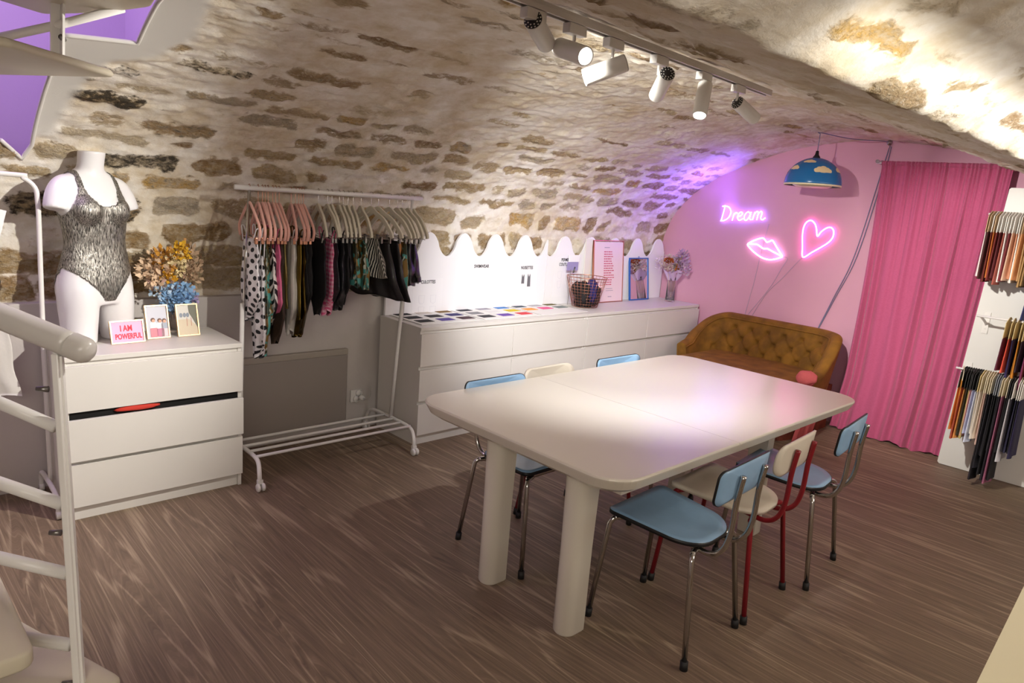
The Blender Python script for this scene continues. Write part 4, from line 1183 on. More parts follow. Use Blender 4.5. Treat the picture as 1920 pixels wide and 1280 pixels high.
swatch_board('swatch_board', 'middle swatch board with blue, yellow, purple and red fabric squares', 2.525, 3.085, [['#2c2e38', '#9d9ba6', '#3f7fc6'], ['#8b8b90', '#e2dfe0', '#d9c21f'], ['#33333a', '#6f4db0', '#dc3f48']])
swatch_board('swatch_board', 'swatch board with orange and pink fabric squares next to the wire basket', 3.09, 3.62, [['#4d5a66', '#b9b9bd', '#6f673c'], ['#f0a24a', '#ea5b96', '#7a8584'], [None, None, None]])

# wire basket with underwear
def basket():
    t = thing('wire_basket', 'copper wire basket heaped with dark underwear on the long chest', 'basket', (3.80, .28, .7815))
    H = .25; r0, r1 = .105, .168
    b = MB()
    for k in range(30):
        a = 2*pi*k/30; b.tube([(r0*cos(a), r0*sin(a), .002), (r1*cos(a), r1*sin(a), H)], .0013, 5)
    for i in range(11):
        z = .004+H*i/10.0*.985; r = r0+(r1-r0)*z/H; b.tube([(r*cos(2*pi*k/40), r*sin(2*pi*k/40), z) for k in range(40)], .0013, 5, True)
    for k in range(-3, 4): 
        y = k*.03; q = sqrt(max(0, r0*r0-y*y)); b.tube([(-q, y, .002), (q, y, .002)], .0012, 5)
    b.build('wire_mesh', m_copper, t)
    MB().tube([(r1*cos(2*pi*k/48), r1*sin(2*pi*k/48), H) for k in range(48)], .0028, 8, True).build('rim', m_copper, t)
basket()
UW = [('#1d181a', (3.735, .235, .90), (.055, .05, .09), 'black crumpled underwear at the poster-less side of the wire basket'), ('#2c2b6a', (3.795, .215, .915), (.055, .04, .085), 'navy blue underwear in the front of the wire basket'),
      ('#241d1f', (3.86, .245, .89), (.055, .055, .08), 'charcoal underwear beside the navy piece in the wire basket'), ('#d0303c', (3.905, .27, .905), (.022, .05, .045), 'red underwear against the wire mesh'),
      ('#2b2022', (3.79, .30, .85), (.075, .07, .065), 'dark brown underwear under the others in the wire basket'), ('#191518', (3.74, .31, .925), (.06, .05, .06), 'black underwear heaped behind the navy piece in the wire basket'),
      ('#8d6a70', (3.83, .30, .945), (.05, .04, .03), 'mauve underwear on top of the heap in the wire basket'), ('#201b1d', (3.80, .28, .805), (.085, .085, .022), 'black underwear at the bottom of the wire basket')]
for i, (hx, c, r, lb) in enumerate(UW):
    o = MB().blob((0, 0, 0), r, 12, i+2, .45).build('underwear', M('uw_'+hx.strip('#'), hx, .85, bump=.5, bscale=90)); o.location = c; tag(o, lb, 'underwear', 'underwear in the wire basket')
t = thing('price_sign', 'small white sign card on a stand behind the wire basket', 'sign', (3.735, .385, .7815))
MB().bx(-.068, .068, -.004, 0, .362, .418, .001).build('card', M('sign_white', '#f7f7f8', .6), t); MB().bx(-.075, .06, .0, .003, .29, .36, .001).build('backing', M('lilac_plastic', '#9f97c4', .5), t)
MB().tube([(-.03, 0, .30), (-.03, 0, .0)], .0025, 8).build('post', m_chrome, t); MB().tube([(.01, -.01, .32), (-.005, -.01, .27)], .006, 8).build('clip', m_steel, t)
MB().bx(-.08, .02, -.03, .03, 0, .004).build('base', m_whitesat, t)
# tall framed poster and the board behind it
t = thing('framed_poster', 'tall copper-framed pale pink poster with lines of red text, leaning on the board', 'poster', (4.235, .385, .7815), 0, rot=(-radians(5.5), 0, 0))
PW, PH = .40, .53
MB().bx(-PW/2, PW/2, 0, .012, 0, PH).build('poster_sheet', M('poster_pink', '#ead5da', .5), t)
fr = MB(); f = .007
for a in ((-PW/2-f, PW/2+f, -f, 0), (-PW/2-f, PW/2+f, PH, PH+f), (-PW/2-f, -PW/2, 0, PH), (PW/2, PW/2+f, 0, PH)): fr.bx(a[0], a[1], -.004, .014, a[2]+f, a[3]+f)
fr.build('frame_rim', m_copper, t)
rnd = random.Random(8); mred = M('poster_red', '#c85a72', .6); mgrey = M('poster_grey', '#b9a9b6', .6)
lines = MB()
for i in range(15):
    z = .44-.0205*i; x = -.065; end = .055+rnd.uniform(-.02, .03)
    while x < end:
        l = rnd.uniform(.012, .035); lines.bx(x, min(x+l, end), -.0012, 0, z, z+.0085); x += l+.006
lines.build('red_lines', mred, t, kind='stuff')
g = MB(); g.bx(-.06, .01, -.0012, 0, .478, .486); g.bx(-.03, .06, -.0012, 0, .118, .124); g.bx(-.03, .07, -.0012, 0, .100, .106); g.bx(0, .05, -.0012, 0, .045, .054); g.build('grey_lines', mgrey, t, kind='stuff')
t = MB().bx(0, .085, -.01, 0, 0, .55).build('foam_board', M('cream_board', '#e8e4da', .6)); t.location = (3.935, .436, .782); t.rotation_euler = (-radians(1.5), 0, 0); tag(t, 'plain cream board tucked behind the tall pink poster', 'board')
# blue framed mirror
t = thing('mirror', 'tall blue-framed mirror leaning on the scalloped board, reflecting the flowers', 'mirror', (4.712, .395, .7815), 0, rot=(-radians(8), 0, radians(0)))
mb_ = M('blue_frame', '#2f62b0', .4); WM, HM = .27, .385
MB().bx(-WM/2, WM/2, 0, .004, .008, HM).build('mirror_glass', M('mirror_silver', '#f2f2f4', .02, 1), t)
fr = MB()
for a in ((-WM/2-.01, WM/2+.01, 0, .010), (-WM/2-.01, WM/2+.01, HM-.004, HM+.006), (-WM/2-.01, -WM/2, .01, HM-.004), (WM/2, WM/2+.01, .01, HM-.004)): fr.bx(a[0], a[1], -.006, .01, a[2], a[3])
fr.build('frame_rim', mb_, t)
MB().tube([(.008*cos(k*pi/6), .0, HM+.012+.008*sin(k*pi/6)) for k in range(12)], .002, 6, True).build('hanging_ring', mb_, t)
# vase with dried flowers by the pink wall
t, sb = flowers('flower_vase', 'glass vase of pale dried flowers beside the pink wall', (4.975, .235, .7815),
    [('cream_gypsophila', '#d9c9bb', (-.02, .045, .36), (.06, .07, .07), 420, .014, 'petal'), ('rust_leaf', '#a24a17', (-.06, .02, .385), (.02, .035, .018), 90, .02, 'petal'),
     ('lilac_grass', '#b79cba', (.03, -.055, .39), (.05, .06, .085), 220, .03, 'leaf'), ('grey_buds', '#8f8074', (.02, -.02, .365), (.04, .035, .045), 160, .014, 'petal'), ('rust_sprig', '#b06a2a', (-.005, -.045, .30), (.012, .012, .05), 50, .018, 'petal'),
     ('pale_sprays', '#c4a9c0', (.04, -.09, .33), (.045, .05, .06), 120, .028, 'leaf'), ('wispy_sprigs', '#d8c6d6', (-.07, .12, .34), (.03, .03, .05), 60, .016, 'petal')],
    [((0, 0, .02), (-.05, 0, .36)), ((.01, 0, .02), (.06, 0, .40)), ((-.01, 0, .02), (-.10, 0, .33)), ((.005, .005, .02), (.02, 0, .37)), ((0, 0, .02), (.10, 0, .36)), ((.01, -.01, .02), (.0, -.04, .30))], seed=9)
sb.tube([(.03, -.03, .38), (.05, -.06, .45), (.06, -.075, .475)], [.005, .007, .008], 8); sb.tube([(.08, 0, .38), (.105, 0, .44)], [.003, .008], 6); sb.tube([(.12, 0, .31), (.15, 0, .345)], [.002, .007], 6)
sb.build('stems', M('dried_stem2', '#c2a277', .9), t)
def wrapf(u, v):
    a = 2*pi*u; r = .036+.05*v+.012*sin(5*a+2*v); return Vector((r*cos(a), r*sin(a), .20+.085*v+.02*sin(3*a+1)*v))
b = MB(); b.grid(wrapf, 48, 8, closeu=True); b.build('paper_wrap', M('lilac_paper', '#cdb2d6', .7), t)
b = MB(); b.lathe([(0, 0), (.042, 0), (.044, .004), (.038, .20), (.045, .235), (.042, .235), (.035, .20), (.040, .008), (0, .008)], (0, 0, 0), 28); b.build('vase', M('clear_glass', '#f4eef2', .03, trans=.95), t)

# ------------------------------------------------------------------ track lights
m_track = M('white_track', '#d9d5cf', .45)
def build_track():
    t = thing('light_track', 'white ceiling track carrying six spotlights', 'light track', (0, 0, 0))
    a, b_ = Vector((-.45, -2.02, 2.150)), Vector((2.50, -1.795, 2.180))
    d = (b_-a).normalized(); s = d.cross(Vector((0, 0, 1))).normalized(); up = s.cross(d)
    R = Matrix((d, -s, up)).transposed()
    b = MB(); c = (a+b_)/2; Ln = (b_-a).length
    b.box(c+up*.004, (Ln, .036, .010), R); 
    for k in (-1, 1): b.box(c+s*k*.0135-up*.008, (Ln, .008, .016), R)
    b.build('profile', m_track, t)
    MB().box(c-up*.006, (Ln-.01, .018, .006), R).build('slot', M('dark_slot', '#1c1f30', .5), t, 'dark slot of the track')
    return a, d, up
TA, TD, TU = build_track()
# adapter x, pivot (rear end) and front end of each head, lit power, spread
SPOTS = [
 (.850, (.845, -1.925, 2.118), (.868, .432, -.244), 'white spotlight nearest the stairs, round perforated back turned to view'),
 (1.045, (1.005, -1.885, 2.078), (-.187, -.936, -.299), 'white spotlight with its glowing front turned to view'),
 (1.255, (1.285, -1.925, 2.080), (-.640, .660, -.395), 'white spotlight whose side points at the mannequin'),
 (1.545, (1.558, -1.90, 2.095), (.582, .701, -.413), 'white spotlight aimed at the backboard, perforated back showing, in the middle of the track'),
 (1.885, (1.892, -1.847, 2.115), (-.410, -.204, -.889), 'white spotlight pointing straight down at the table'),
 (2.195, (2.190, -1.823, 2.090), (.928, -.125, -.350), 'white spotlight at the far end of the track aimed at the curtain'),
]
m_lens = M('glowing_lens', '#ffffff', .3, emis=(1, .96, .9), estr=14)
m_body = M('spot_white', '#e4e1dc', .35)
def build_spot(ax, rear, d, label):
    d = Vector(d).normalized(); rear = Vector(rear); L_ = .145; R = .0285
    t = thing('spotlight', label, 'spotlight', (0, 0, 0), group=None)
    k = (ax-TA.x)/TD.x; base = TA+TD*k - TU*.018
    s = TD.cross(Vector((0, 0, 1))).normalized(); up = s.cross(TD); Rm = Matrix((TD, -s, up)).transposed()
    MB().box(base-up*.014, (.085, .030, .030), Rm, .003).build('adapter', m_body, t)
    piv = rear+d*.022
    top = base-up*.03
    MB().tube([top, (top.x, top.y, max(piv.z, top.z-.03)), piv], .0055, 8).build('stem', m_body, t)
    b = MB()
    b.lathe([(0, .006), (R*.9, .006), (R*.97, .0), (R, .004), (R, L_-.004), (R*.97, L_), (R*.86, L_), (R*.84, L_-.012)], rear, 32, d)
    b.build('housing', m_body, t)
    bk = MB(); bk.lathe([(0, -.001), (R*.93, -.001), (R*.95, .003)], rear, 28, d); g = bk.build('rear_grille', m_black, t)
    q = Vector((0, 0, 1)).rotation_difference(d); dots = MB()
    for rr, n in ((.84, 14), (.55, 9)):
        for i in range(n):
            a = 2*pi*i/n; dots.disc(rear+q @ Vector((R*rr*cos(a), R*rr*sin(a), -.0018)), R*.085, -d, 8)
    dots.build('grille_holes', m_body, g, kind='stuff')
    MB().disc(rear+d*(L_-.006), R*.84, d, 28).build('lens', m_lens, t)
    return rear+d*(L_+.004), d
LENS = [build_spot(*s) for s in SPOTS]
# beams (power, spread, colour) of the six heads
BEAMS = [(210, 72, WHITE, None), (30, 50, WHITE, (.7, -3.9, .6)), (270, 78, WHITE, None), (230, 58, (.97, .97, 1.0), None), (90, 84, (.97, .97, 1.0), (2.14, -1.45, .74)), (270, 58, WHITE, None)]
for (p, d), (pw, an, co, tg) in zip(LENS, BEAMS): light('spot_beam', 'SPOT', p, pw, co, tg or p+d, .022, an, .9)

# ------------------------------------------------------------------ pendant lamp
def build_pendant():
    t = thing('pendant_lamp', 'blue dome pendant lamp with cream clouds', 'pendant lamp', (4.60, -1.122, 1.885))
    R = .20; H = .195
    def dome(th): return R*sin(th), H*cos(th)                # th 0 top .. pi/2 rim
    prof = [(dome(pi/2*k/20)) for k in range(1, 21)]
    b = MB(); b.lathe([(.0, H)]+prof+[(R*.985, -.004), (R*.97, .0)]+[(r*.975, z*.97) for r, z in prof[::-1]], (0, 0, 0), 56)
    dm = b.build('lamp_shade', M('lamp_blue', '#1e6cab', .22), t)
    b = MB(); b.lathe([(R*.992, .004), (R*1.004, .002), (R*1.004, -.010), (R*.985, -.010)], (0, 0, 0), 56); b.build('rim', M('lamp_cream', '#e8d9b8', .35), t)
    b = MB(); b.lathe([(0, -.022), (.11, -.020), (.135, -.008), (.14, .004), (0, .004)], (0, 0, 0), 40); b.build('diffuser', M('lamp_cream', '#e8d9b8', .35), t)
    mc = M('cloud_cream', '#ecd3a6', .35)
    def cloud(az, el, s, seed):
        rnd = random.Random(seed); bumps = [(-.9, .0, .42), (-.45, .22, .5), (.1, .32, .55), (.6, .12, .48), (1.0, -.05, .36), (0, -.1, .5)]
        pts = []
        for k in range(60):
            a = 2*pi*k/60; dx, dy = cos(a), sin(a); best = 0
            for bx_, by_, r in bumps:
                tb = bx_*dx+by_*dy; disc = r*r-(bx_*bx_+by_*by_-tb*tb)
                if disc > 0: best = max(best, tb+sqrt(disc))
            x, y = dx*best, dy*best
            if y < -.3: y = -.3-.25*(1-exp(-(-.3-y)))
            pts.append((x*s, y*s))
        b = MB(); vs = []; fs = []; K = 5
        for j in range(K+1):
            f = 1-j/K*.999
            for x, y in pts:
                e = el+y*f; a = az+x*f/max(.3, cos(e)); th = pi/2-e; r, z = dome(th)
                vs.append((r*1.006*cos(a), r*1.006*sin(a), z*1.006+.0008))
        n = 60
        for j in range(K):
            for i in range(n): fs.append((j*n+i, j*n+(i+1) % n, (j+1)*n+(i+1) % n, (j+1)*n+i))
        b.add(vs, fs); b.build('cloud', mc, t)
    va = math.atan2(CAM_LOC[1]+1.122, CAM_LOC[0]-4.60)         # direction of the seats and stairs
    for i, (a, e, s) in enumerate(((.34, .50, .24), (-.35, .92, .17), (-.95, .58, .17), (1.30, .55, .19), (1.9, .5, .2), (2.7, .75, .18), (-1.8, .45, .2), (-2.6, .8, .18))): cloud(va+a, e, s, i)
    b = MB(); b.lathe([(0, H+.05), (.010, H+.048), (.014, H+.02), (.026, H+.004), (.026, H-.004), (0, H-.004)], (0, 0, 0), 20); b.build('lamp_holder', m_black, t)
    zc = 2.262-1.885
    mcord = M('grey_violet_cord', '#7d7a98', .6)
    wx = XW-.012-4.60; wy = 1.122
    P = [(0, 0, H+.045), (0.0, 0, zc-.012), (.0, 0, zc-.004), (.25, -.12, zc-.02), (.50, -.27, zc-.012), (.575, -.285, zc-.015), (wx, -.285, zc-.05)]
    MB().tube([P[0], P[1]], .0032, 8).build('cord', mcord, t)
    MB().tube(smooth_path(P[1:], 8), .0032, 8).build('ceiling_cord', mcord, t)
    fl = [(wx, -1.404+wy, 2.21-1.885), (wx, -1.377+wy, 2.01-1.885), (wx, -1.286+wy, 1.375-1.885), (wx, -1.18+wy, 1.02-1.885), (wx, -1.08+wy, .70-1.885)]
    MB().tube(smooth_path(fl, 8), .0036, 8).build('hanging_cord', mcord, t)
    fl2 = [(p[0], p[1]-.014-.01*sin(i), p[2]+.01) for i, p in enumerate(fl)]
    MB().tube(smooth_path(fl2, 8), .0036, 8).build('hanging_cord', mcord, t)
    b = MB(); b.lathe([(0, 0), (.012, 0), (.012, .02), (.02, .02), (.02, .026), (0, .026)], (wx-.04, -.285, zc-.015), 14, (1, 0, 0)); b.build('wall_hook', m_chrome, t)
build_pendant()

# ------------------------------------------------------------------ neon signs (drawn on the wall x = XW; u runs along -y)
NX = XW-.022
def neon_mat(name, col, st): return M(name, '#ffffff', .4, emis=col, estr=st)
def N3(y, z, dx=0): return (NX+dx, y, z)
def build_dream():
    t = thing('neon_sign', 'violet-white neon sign spelling Dream', 'neon sign', (0, 0, 0))
    S = [[(.02, .02), (.10, .5), (.16, 1.0)], [(-.02, .98), (.2, 1.0), (.48, .86), (.60, .55), (.48, .2), (.2, .03), (-.02, .02)],
         [(.76, .02), (.84, .50)], [(.82, .36), (.92, .52), (1.04, .50)],
         [(1.06, .24), (1.30, .33), (1.38, .46), (1.27, .56), (1.12, .42), (1.10, .16), (1.24, .02), (1.44, .12)],
         [(1.86, .46), (1.72, .56), (1.55, .38), (1.53, .10), (1.68, .01), (1.84, .22), (1.92, .54), (1.88, .14), (2.0, .03)],
         [(2.08, .02), (2.16, .54)], [(2.15, .40), (2.28, .56), (2.38, .46), (2.34, .02)], [(2.38, .38), (2.52, .56), (2.62, .46), (2.58, .12), (2.70, .02), (2.86, .14)]]
    m = neon_mat('neon_violet', (.24, .17, 1.0), 13)
    h = .135; w_ = .425/2.86
    b = MB()
    for s in S:
        pts = [N3(-.072-w_*x, 1.562+.014*x+h*y) for x, y in s]
        b.tube(smooth_path(pts, 6), .0048, 8)
    b.build('neon_tube', m, t)
    MB().tube(smooth_path([N3(-.53, 1.57, .016), N3(-.50, 1.35, .018), N3(-.47, 1.05, .018), N3(-.455, .95, .018), N3(-.42, .70, .018)], 6), .0018, 6).build('cord', M('clear_cord', '#b9a9bd', .4), t)
build_dream()
light('dream_glow', 'AREA', (NX-.05, -.26, 1.64), 9, (.20, .09, 1.0), (4.74, .14, 2.0), .34, sizey=.10, spread=125)
t = thing('neon_sign', 'pink-white neon sign shaped like lips', 'neon sign', (0, 0, 0))
m = neon_mat('neon_pinkwhite', (1.0, .50, .95), 5)
MB().tube(smooth_path([N3(*p) for p in [(-.368, 1.385), (-.43, 1.422), (-.494, 1.446), (-.520, 1.436), (-.543, 1.416), (-.568, 1.424), (-.594, 1.433), (-.64, 1.38), (-.703, 1.309)]], 5), .0058, 8).build('neon_tube', m, t)
MB().tube(smooth_path([N3(*p) for p in [(-.703, 1.305), (-.64, 1.278), (-.581, 1.268), (-.52, 1.278), (-.46, 1.305), (-.40, 1.345), (-.368, 1.380), (-.42, 1.386), (-.463, 1.385), (-.517, 1.358), (-.557, 1.360), (-.619, 1.337), (-.700, 1.309)]], 5), .0058, 8).build('neon_tube', m, t)
MB().tube(smooth_path([N3(-.70, 1.305, .01), N3(-.742, 1.293, .018), N3(-.70, 1.20, .018), N3(-.62, 1.02, .018), N3(-.43, .72, .018)], 6), .0018, 6).build('cord', M('clear_cord', '#b9a9bd', .4), t)
t = thing('neon_sign', 'magenta neon sign shaped like a tilted heart', 'neon sign', (0, 0, 0))
m = neon_mat('neon_magenta', (1.0, .13, .62), 8)
MB().tube(smooth_path([N3(*p) for p in [(-.880, 1.322), (-.862, 1.41), (-.847, 1.505), (-.848, 1.57), (-.866, 1.612), (-.900, 1.628), (-.935, 1.605), (-.955, 1.565), (-.973, 1.505), (-1.0, 1.545), (-1.04, 1.578), (-1.075, 1.582), (-1.098, 1.555), (-1.098, 1.505), (-1.07, 1.462), (-1.022, 1.422), (-.95, 1.37)]], 5, True), .0062, 8, True).build('neon_tube', m, t)
MB().tube(smooth_path([N3(-.88, 1.322, .01), N3(-.84, 1.285, .018), N3(-.72, 1.12, .018), N3(-.60, .97, .018), N3(-.48, .72, .018)], 6), .0018, 6).build('cord', M('clear_cord', '#b9a9bd', .4), t)

# ------------------------------------------------------------------ display panel with fabric samples
PX = 4.895
t = thing('display_panel', 'white display panel carrying rows of fabric samples', 'display panel', (0, 0, 0))
b = MB(); b.prism([(2.205, .016), (2.217, .004), (3.7, .004), (3.7, 1.93), (2.30, 1.93), (2.29, 1.92)], (PX, 0, 0), (0, -1, 0), (0, 0, 1), -.02); b.build('board', M('panel_white', '#dedcd8', .5), t)
for (z, y0, y1, x) in ((1.752, -2.24, -2.95, 4.74), (1.098, -2.30, -3.0, 4.70), (.742, -2.255, -3.0, 4.66)):
    MB().cyl((x, y0, z), (x, y1, z), .007, .007, 10).build('rail', m_whitesat, t)
    for yy in (y0-.02, y1+.2):
        bb = MB(); bb.tube(smooth_path([(PX, yy, z-.10), (PX-.012, yy, z-.06), (x+.05, yy, z-.012), (x, yy, z)], 5), .008, 8); bb.build('rail_arm', m_whitesat, t)
        MB().bx(PX-.006, PX-.001, yy-.018, yy+.018, z-.13, z+.015).build('bracket_plate', m_whitesat, t)
rnd = random.Random(21)
def sample(label, y, z, x, head, hh, cloth, L_, wd, grp, tilt=0, hw=None, kink=0, rz=0):
    """a header card with fabric, hanging across the rail (plane x-z)"""
    t = thing('fabric_sample', label, 'fabric sample', (x, y, z), rz, grp)
    hw = hw or wd
    b = MB(); b.prism([(-hw/2, -hh), (hw/2, -hh), (hw/2*.92, -.012), (.02, .020), (-.02, .020), (-hw/2*.92, -.012)], (0, .0015, 0), (1, 0, 0), (0, 0, 1), .003)
    b.build('header_card', head, t)
    ph = rnd.uniform(0, 6)
    def fn(u, v):
        a = 2*pi*u; tap = 1-.35*kink*v
        return Vector((cos(a)*wd/2*tap*.96, sin(a)*.006*(1+v) + .006*sin(4*cos(a)+ph)*v + tilt*v, -hh+.004-L_*v + (.02*cos(a)*kink if v > .9 else 0)))
    b = MB(); b.grid(fn, 20, 8, closeu=True, uvfn=lambda u, v: (cos(2*pi*u)*wd/2, -v*L_)); b.f.append(tuple(7*20+k for k in range(19, -1, -1)))
    b.build('fabric', cloth, t)
    return t
def cm(hx): return M('fab_'+hx.strip('#'), hx, .8, bump=.3, bscale=80)
m_kraft = M('kraft_card', '#bfa27f', .8); m_wcard = M('white_card', '#e3ddd6', .6); m_bcard = M('black_card', '#1e1c1d', .6); m_tan = M('tan_card', '#cfb884', .7); m_gcard = M('grey_card', '#8d8f96', .6); m_ccard = M('cream_card', '#d6c9ae', .7)
top = [('#e9d9d6', m_kraft), ('#4a2020', m_kraft), ('#6b2a22', m_wcard), ('#b9672a', m_kraft), ('#7c2f2c', m_wcard), ('#5a1f24', m_wcard), ('#a4564a', m_wcard), ('#e9e4dd', m_wcard), ('#7b3038', m_wcard), ('#d9b9a0', m_wcard), ('#c98b6a', m_wcard), ('#efe9e2', m_wcard), ('#d79a6a', m_kraft), ('#b08b60', m_kraft), ('#a98657', m_kraft), ('#9c7a4d', m_kraft)]
for i, (hx, hd) in enumerate(top):
    sample(f'fabric sample on the panel\'s top rail, {ORD[i]} counted from the curtain', -2.262-.0165*i, 1.752, 4.735, hd, .115, cm(hx), .30+rnd.uniform(-.02, .03), .19, 'samples on the top rail', rz=rnd.uniform(-.05, .05))
mid = [('#5a2338', m_tan), ('#e2553f', m_tan), ('#2a2350', m_tan), ('#c27a22', m_tan), ('#2b1b26', m_tan), ('#7a2e55', m_tan), ('#b99a1e', m_tan), ('#332a4a', m_tan), ('#1f1a20', m_tan)]
for i, (hx, hd) in enumerate(mid):
    sample(f'tan-headed fabric sample on the panel\'s middle rail, {ORD[i]} counted from the curtain', -2.485-.026*i, 1.098, 4.70, hd, .11, cm(hx), .25+rnd.uniform(-.05, .06), .2, 'samples on the middle rail', rz=rnd.uniform(-.05, .05))
nv = sample('navy blue cloth hanging above the middle rail of the display panel', -2.56, 1.42, 4.735, M('navy_card', '#23264e', .7), .08, cm('#2b2f63'), .24, .24, 'samples on the middle rail', kink=-.8)
MB().tube([(0, 0, .0), (0, 0, .325), (0, .006, .338)], .0015, 5).build('hanging_loop', m_steel, nv)
low = [('#c9812a', m_ccard), ('#c46a2a', m_bcard), ('#a8503a', m_bcard), ('#d08a4a', m_bcard), ('#2d2a20', m_bcard), ('#b5a262', m_bcard), ('#c98f86', m_bcard), ('#b5b3c9', m_bcard), ('#cdd2e6', m_bcard), ('#c9bfb0', m_tan), ('#d9d0c6', m_ccard), ('#c7b5a2', m_ccard), ('#caa79c', m_ccard), ('#1c1a1f', m_ccard), ('#24222a', m_ccard),
       ('#1f1c22', m_gcard), ('#17161a', m_gcard), ('#1d1b22', m_gcard), ('#232028', m_ccard), ('#a5627e', m_ccard), ('#19171b', m_ccard), ('#17151a', m_bcard), ('#cfcad0', m_bcard), ('#201c26', m_wcard), ('#2a2740', m_wcard), ('#1d1a20', m_wcard), ('#2b2448', m_wcard)]
LOWORD = ORD + ['twenty-first', 'twenty-second', 'twenty-third', 'twenty-fourth', 'twenty-fifth', 'twenty-sixth', 'twenty-seventh']
for i, (hx, hd) in enumerate(low):
    L_ = .33+rnd.uniform(-.05, .04) + (.16 if i in (13, 14, 16, 18, 19, 20) else 0) + (.06 if i > 12 else 0)
    sample(f'fabric sample on the panel\'s bottom rail, {LOWORD[i]} counted from the curtain', -2.300-.0135*i, .742, 4.66, hd, .115 if i else .06, cm(hx), L_, .19 if i else .22, 'samples on the bottom rail', rz=rnd.uniform(-.06, .06)+(.25 if i == 0 else 0), kink=.9 if i == 0 else 0)

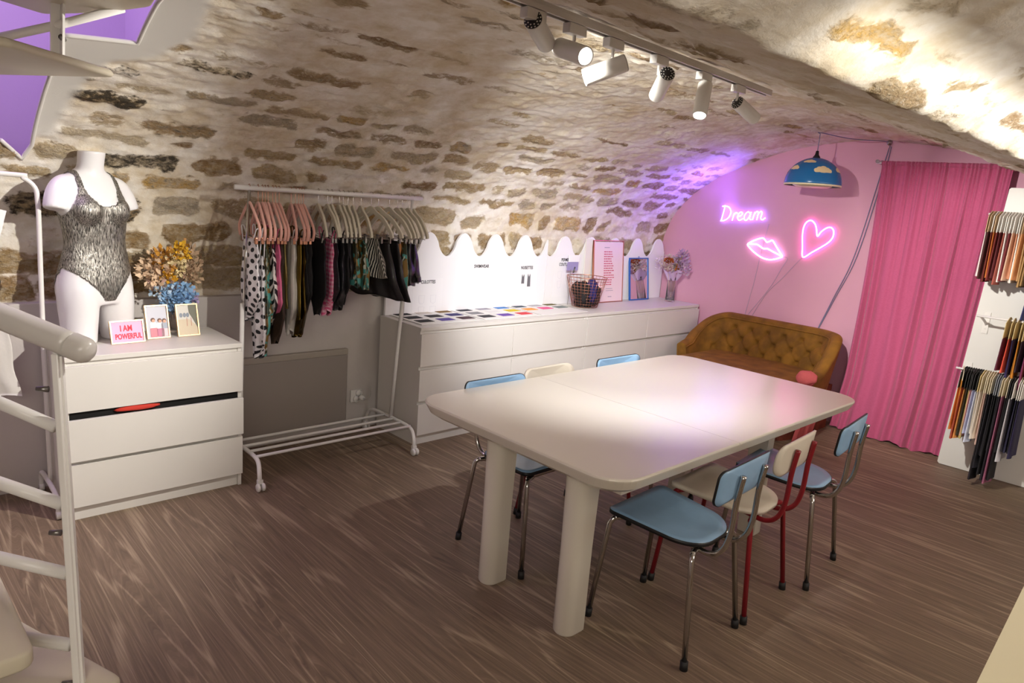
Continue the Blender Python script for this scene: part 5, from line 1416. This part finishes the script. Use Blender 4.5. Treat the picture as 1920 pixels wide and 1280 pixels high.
# ------------------------------------------------------------------ staircase
def build_stairs():
    t = thing('spiral_staircase', 'white metal spiral staircase with cream treads and tubular handrail', 'staircase', (-1.15, -1.75, 0))
    o = Vector((1.15, 1.75, 0)); mt = M('cream_tread', '#cbc2ad', .4, var=.03, vscale=6)
    def tread(poly, z, th=.042, r=.035):
        P = []
        n = len(poly)
        for i in range(n):
            p = Vector(poly[i]); a = (Vector(poly[i-1])-p); b = (Vector(poly[(i+1) % n])-p)
            if a.length < .15 and b.length < .15: P.append(p); continue
            k = min(r, a.length*.4, b.length*.4); a.normalize(); b.normalize()
            for s in range(6):
                f = s/5; P.append((p+a*k)*(1-f)**2 + p*2*f*(1-f) + (p+b*k)*f**2)
        L = [(0.008, 0), (.002, .003), (0, .007), (0, th-.010), (.004, th-.004), (.012, th)]
        c = sum((Vector(p) for p in poly), Vector((0, 0)))/n
        vs = []; m = len(P)
        for ins, dz in L:
            for p in P:
                d = (c-p).normalized(); q = p+d*ins; vs.append((q.x+o.x, q.y+o.y, z-th+dz))
        fs = [(i*m+k, i*m+(k+1) % m, (i+1)*m+(k+1) % m, (i+1)*m+k) for i in range(len(L)-1) for k in range(m)]
        fs += [tuple(range(m-1, -1, -1)), tuple((len(L)-1)*m+k for k in range(m))]
        MB().add(vs, fs).build('tread', mt, t)
    tread([(-1.12, -1.95), (-.225, -1.765), (-.412, -1.255), (-1.1, -1.65)][::1], .38)
    tread([(-1.15, -1.86), (-.412, -1.825), (-.425, -1.36), (-1.15, -1.68)], .57)
    tread([(-1.0, -2.4), (-.29, -2.25), (-.21, -1.80), (-1.05, -1.98)], .19)
    tread([(-1.15, -1.75), (-.36, -1.66), (-.115, -1.42), (-.30, -1.06), (-1.15, -1.55)], 1.853, .020, .004)
    tread([(-1.15, -1.75), (-.05, -1.62), (.004, -1.33), (-.05, -1.12), (-.16, -.90), (-1.1, -1.50)], 2.065, .028, .02)
    tread([(-1.25, -1.75), (-1.0, -.85), (-.62, -.98), (-1.08, -1.70)], 1.655)
    MB().cyl((-1.15+o.x, -1.76+o.y, 0), (-1.15+o.x, -1.76+o.y, 3.0), .045, .045, 24).build('newel', m_whitesat, t)
    W = lambda p: (p[0]+o.x, p[1]+o.y, p[2])
    # outer post: flat channel bar
    a = Vector((-.290, -1.532, 1.158)); b_ = Vector((-.318, -1.735, .335))
    d = (b_-a).normalized(); vdir = Vector((.2, 1, 0)).normalized(); side = Vector((.82, -.57, 0)).normalized(); fwd = d.cross(side).normalized()
    R = Matrix((side, fwd, d)).transposed()
    b = MB(); c = (a+b_)/2+o; L_ = (a-b_).length
    b.box(c, (.016, .030, L_), R, .003); b.box(c+side*.010, (.006, .012, L_-.01), R)
    b.build('post', m_whitesat, t)
    for p in [(-.318, -1.546, 1.077), (-.322, -1.624, .736), (-.330, -1.718, .382)]:
        q = Vector(p)+o; MB().tube([q+side*-.022, q+side*.004], [.006, .008], 10).build('bolt', m_steel, t)
    # handrail, with a capped end
    hr = smooth_path([W(p) for p in [(-.262, -1.545, 1.181), (-.383, -1.413, 1.237), (-.518, -1.265, 1.30), (-.72, -1.09, 1.42), (-1.0, -1.0, 1.60)]], 6)
    MB().tube(hr, .0315, 24).build('handrail', M('handrail_plastic', '#cfcac4', .3), t)
    e = Vector(hr[0]); dd = (Vector(hr[0])-Vector(hr[3])).normalized()
    b = MB(); b.lathe([(.0325, 0), (.0325, .030), (.031, .040), (.026, .049), (.017, .055), (0, .057)], e+dd*.0, 28, dd); b.build('end_cap', M('handrail_plastic', '#cfcac4', .3), t)
    MB().tube([(-.290+o.x, -1.535+o.y, 1.13), (-.288+o.x, -1.515+o.y, 1.175)], .009, 10).build('rail_support', m_whitesat, t)
    for p0, p1 in [((-.305, -1.559, .983), (-.400, -1.455, 1.030)), ((-.309, -1.608, .800), (-.416, -1.493, .839)), ((-.314, -1.649, .636), (-.431, -1.529, .661)), ((-.323, -1.688, .467), (-.446, -1.565, .479))]:
        p0, p1 = Vector(p0), Vector(p1); e = p1+(p1-p0)*1.3; f = Vector((-.95, -1.0, e.z+.22))
        MB().tube([W(p0), W(p1), W(e), W(f)], .0155, 14).build('rail_tube', m_whitesat, t)
    # upper flight rail post and tube
    a = Vector((-.055, -.93, 2.45)); b_ = Vector((-.225, -1.06, 1.83))
    MB().box(W(((-.165), (-1.10), 2.18)), (.022, .012, .62), Matrix.Rotation(.05, 3, 'Y')).build('post', m_whitesat, t)
    MB().box(W(((-.150), (-1.115), 2.18)), (.006, .030, .62), Matrix.Rotation(.05, 3, 'Y')).build('post', m_whitesat, t)
    MB().tube([W((-.155, -1.095, 1.95)), W((-.166, -1.125, 1.95))], .008, 10).build('bolt', m_steel, t)
    MB().tube([W((-.30, -1.03, 1.93)), W((-.165, -1.10, 1.985)), W((-.03, -1.20, 2.045))], .012, 12).build('rail_tube', m_whitesat, t)
build_stairs()

# cream counter corner nearest the camera
t = thing('counter', 'cream counter corner at the bottom right edge of the picture', 'counter', (0, 0, 0))
MB().prism([(.55, -3.30), (1.45, -3.255), (1.45, -3.75), (.55, -3.75)][::-1], (0, 0, .868), (1, 0, 0), (0, 1, 0), -.03).build('countertop', M('cream_top', '#d9cfae', .4), t)
MB().bx(.62, 1.38, -3.72, -3.36, 0, .84).build('cabinet_body', M('cream_body', '#cbbf9f', .5), t)
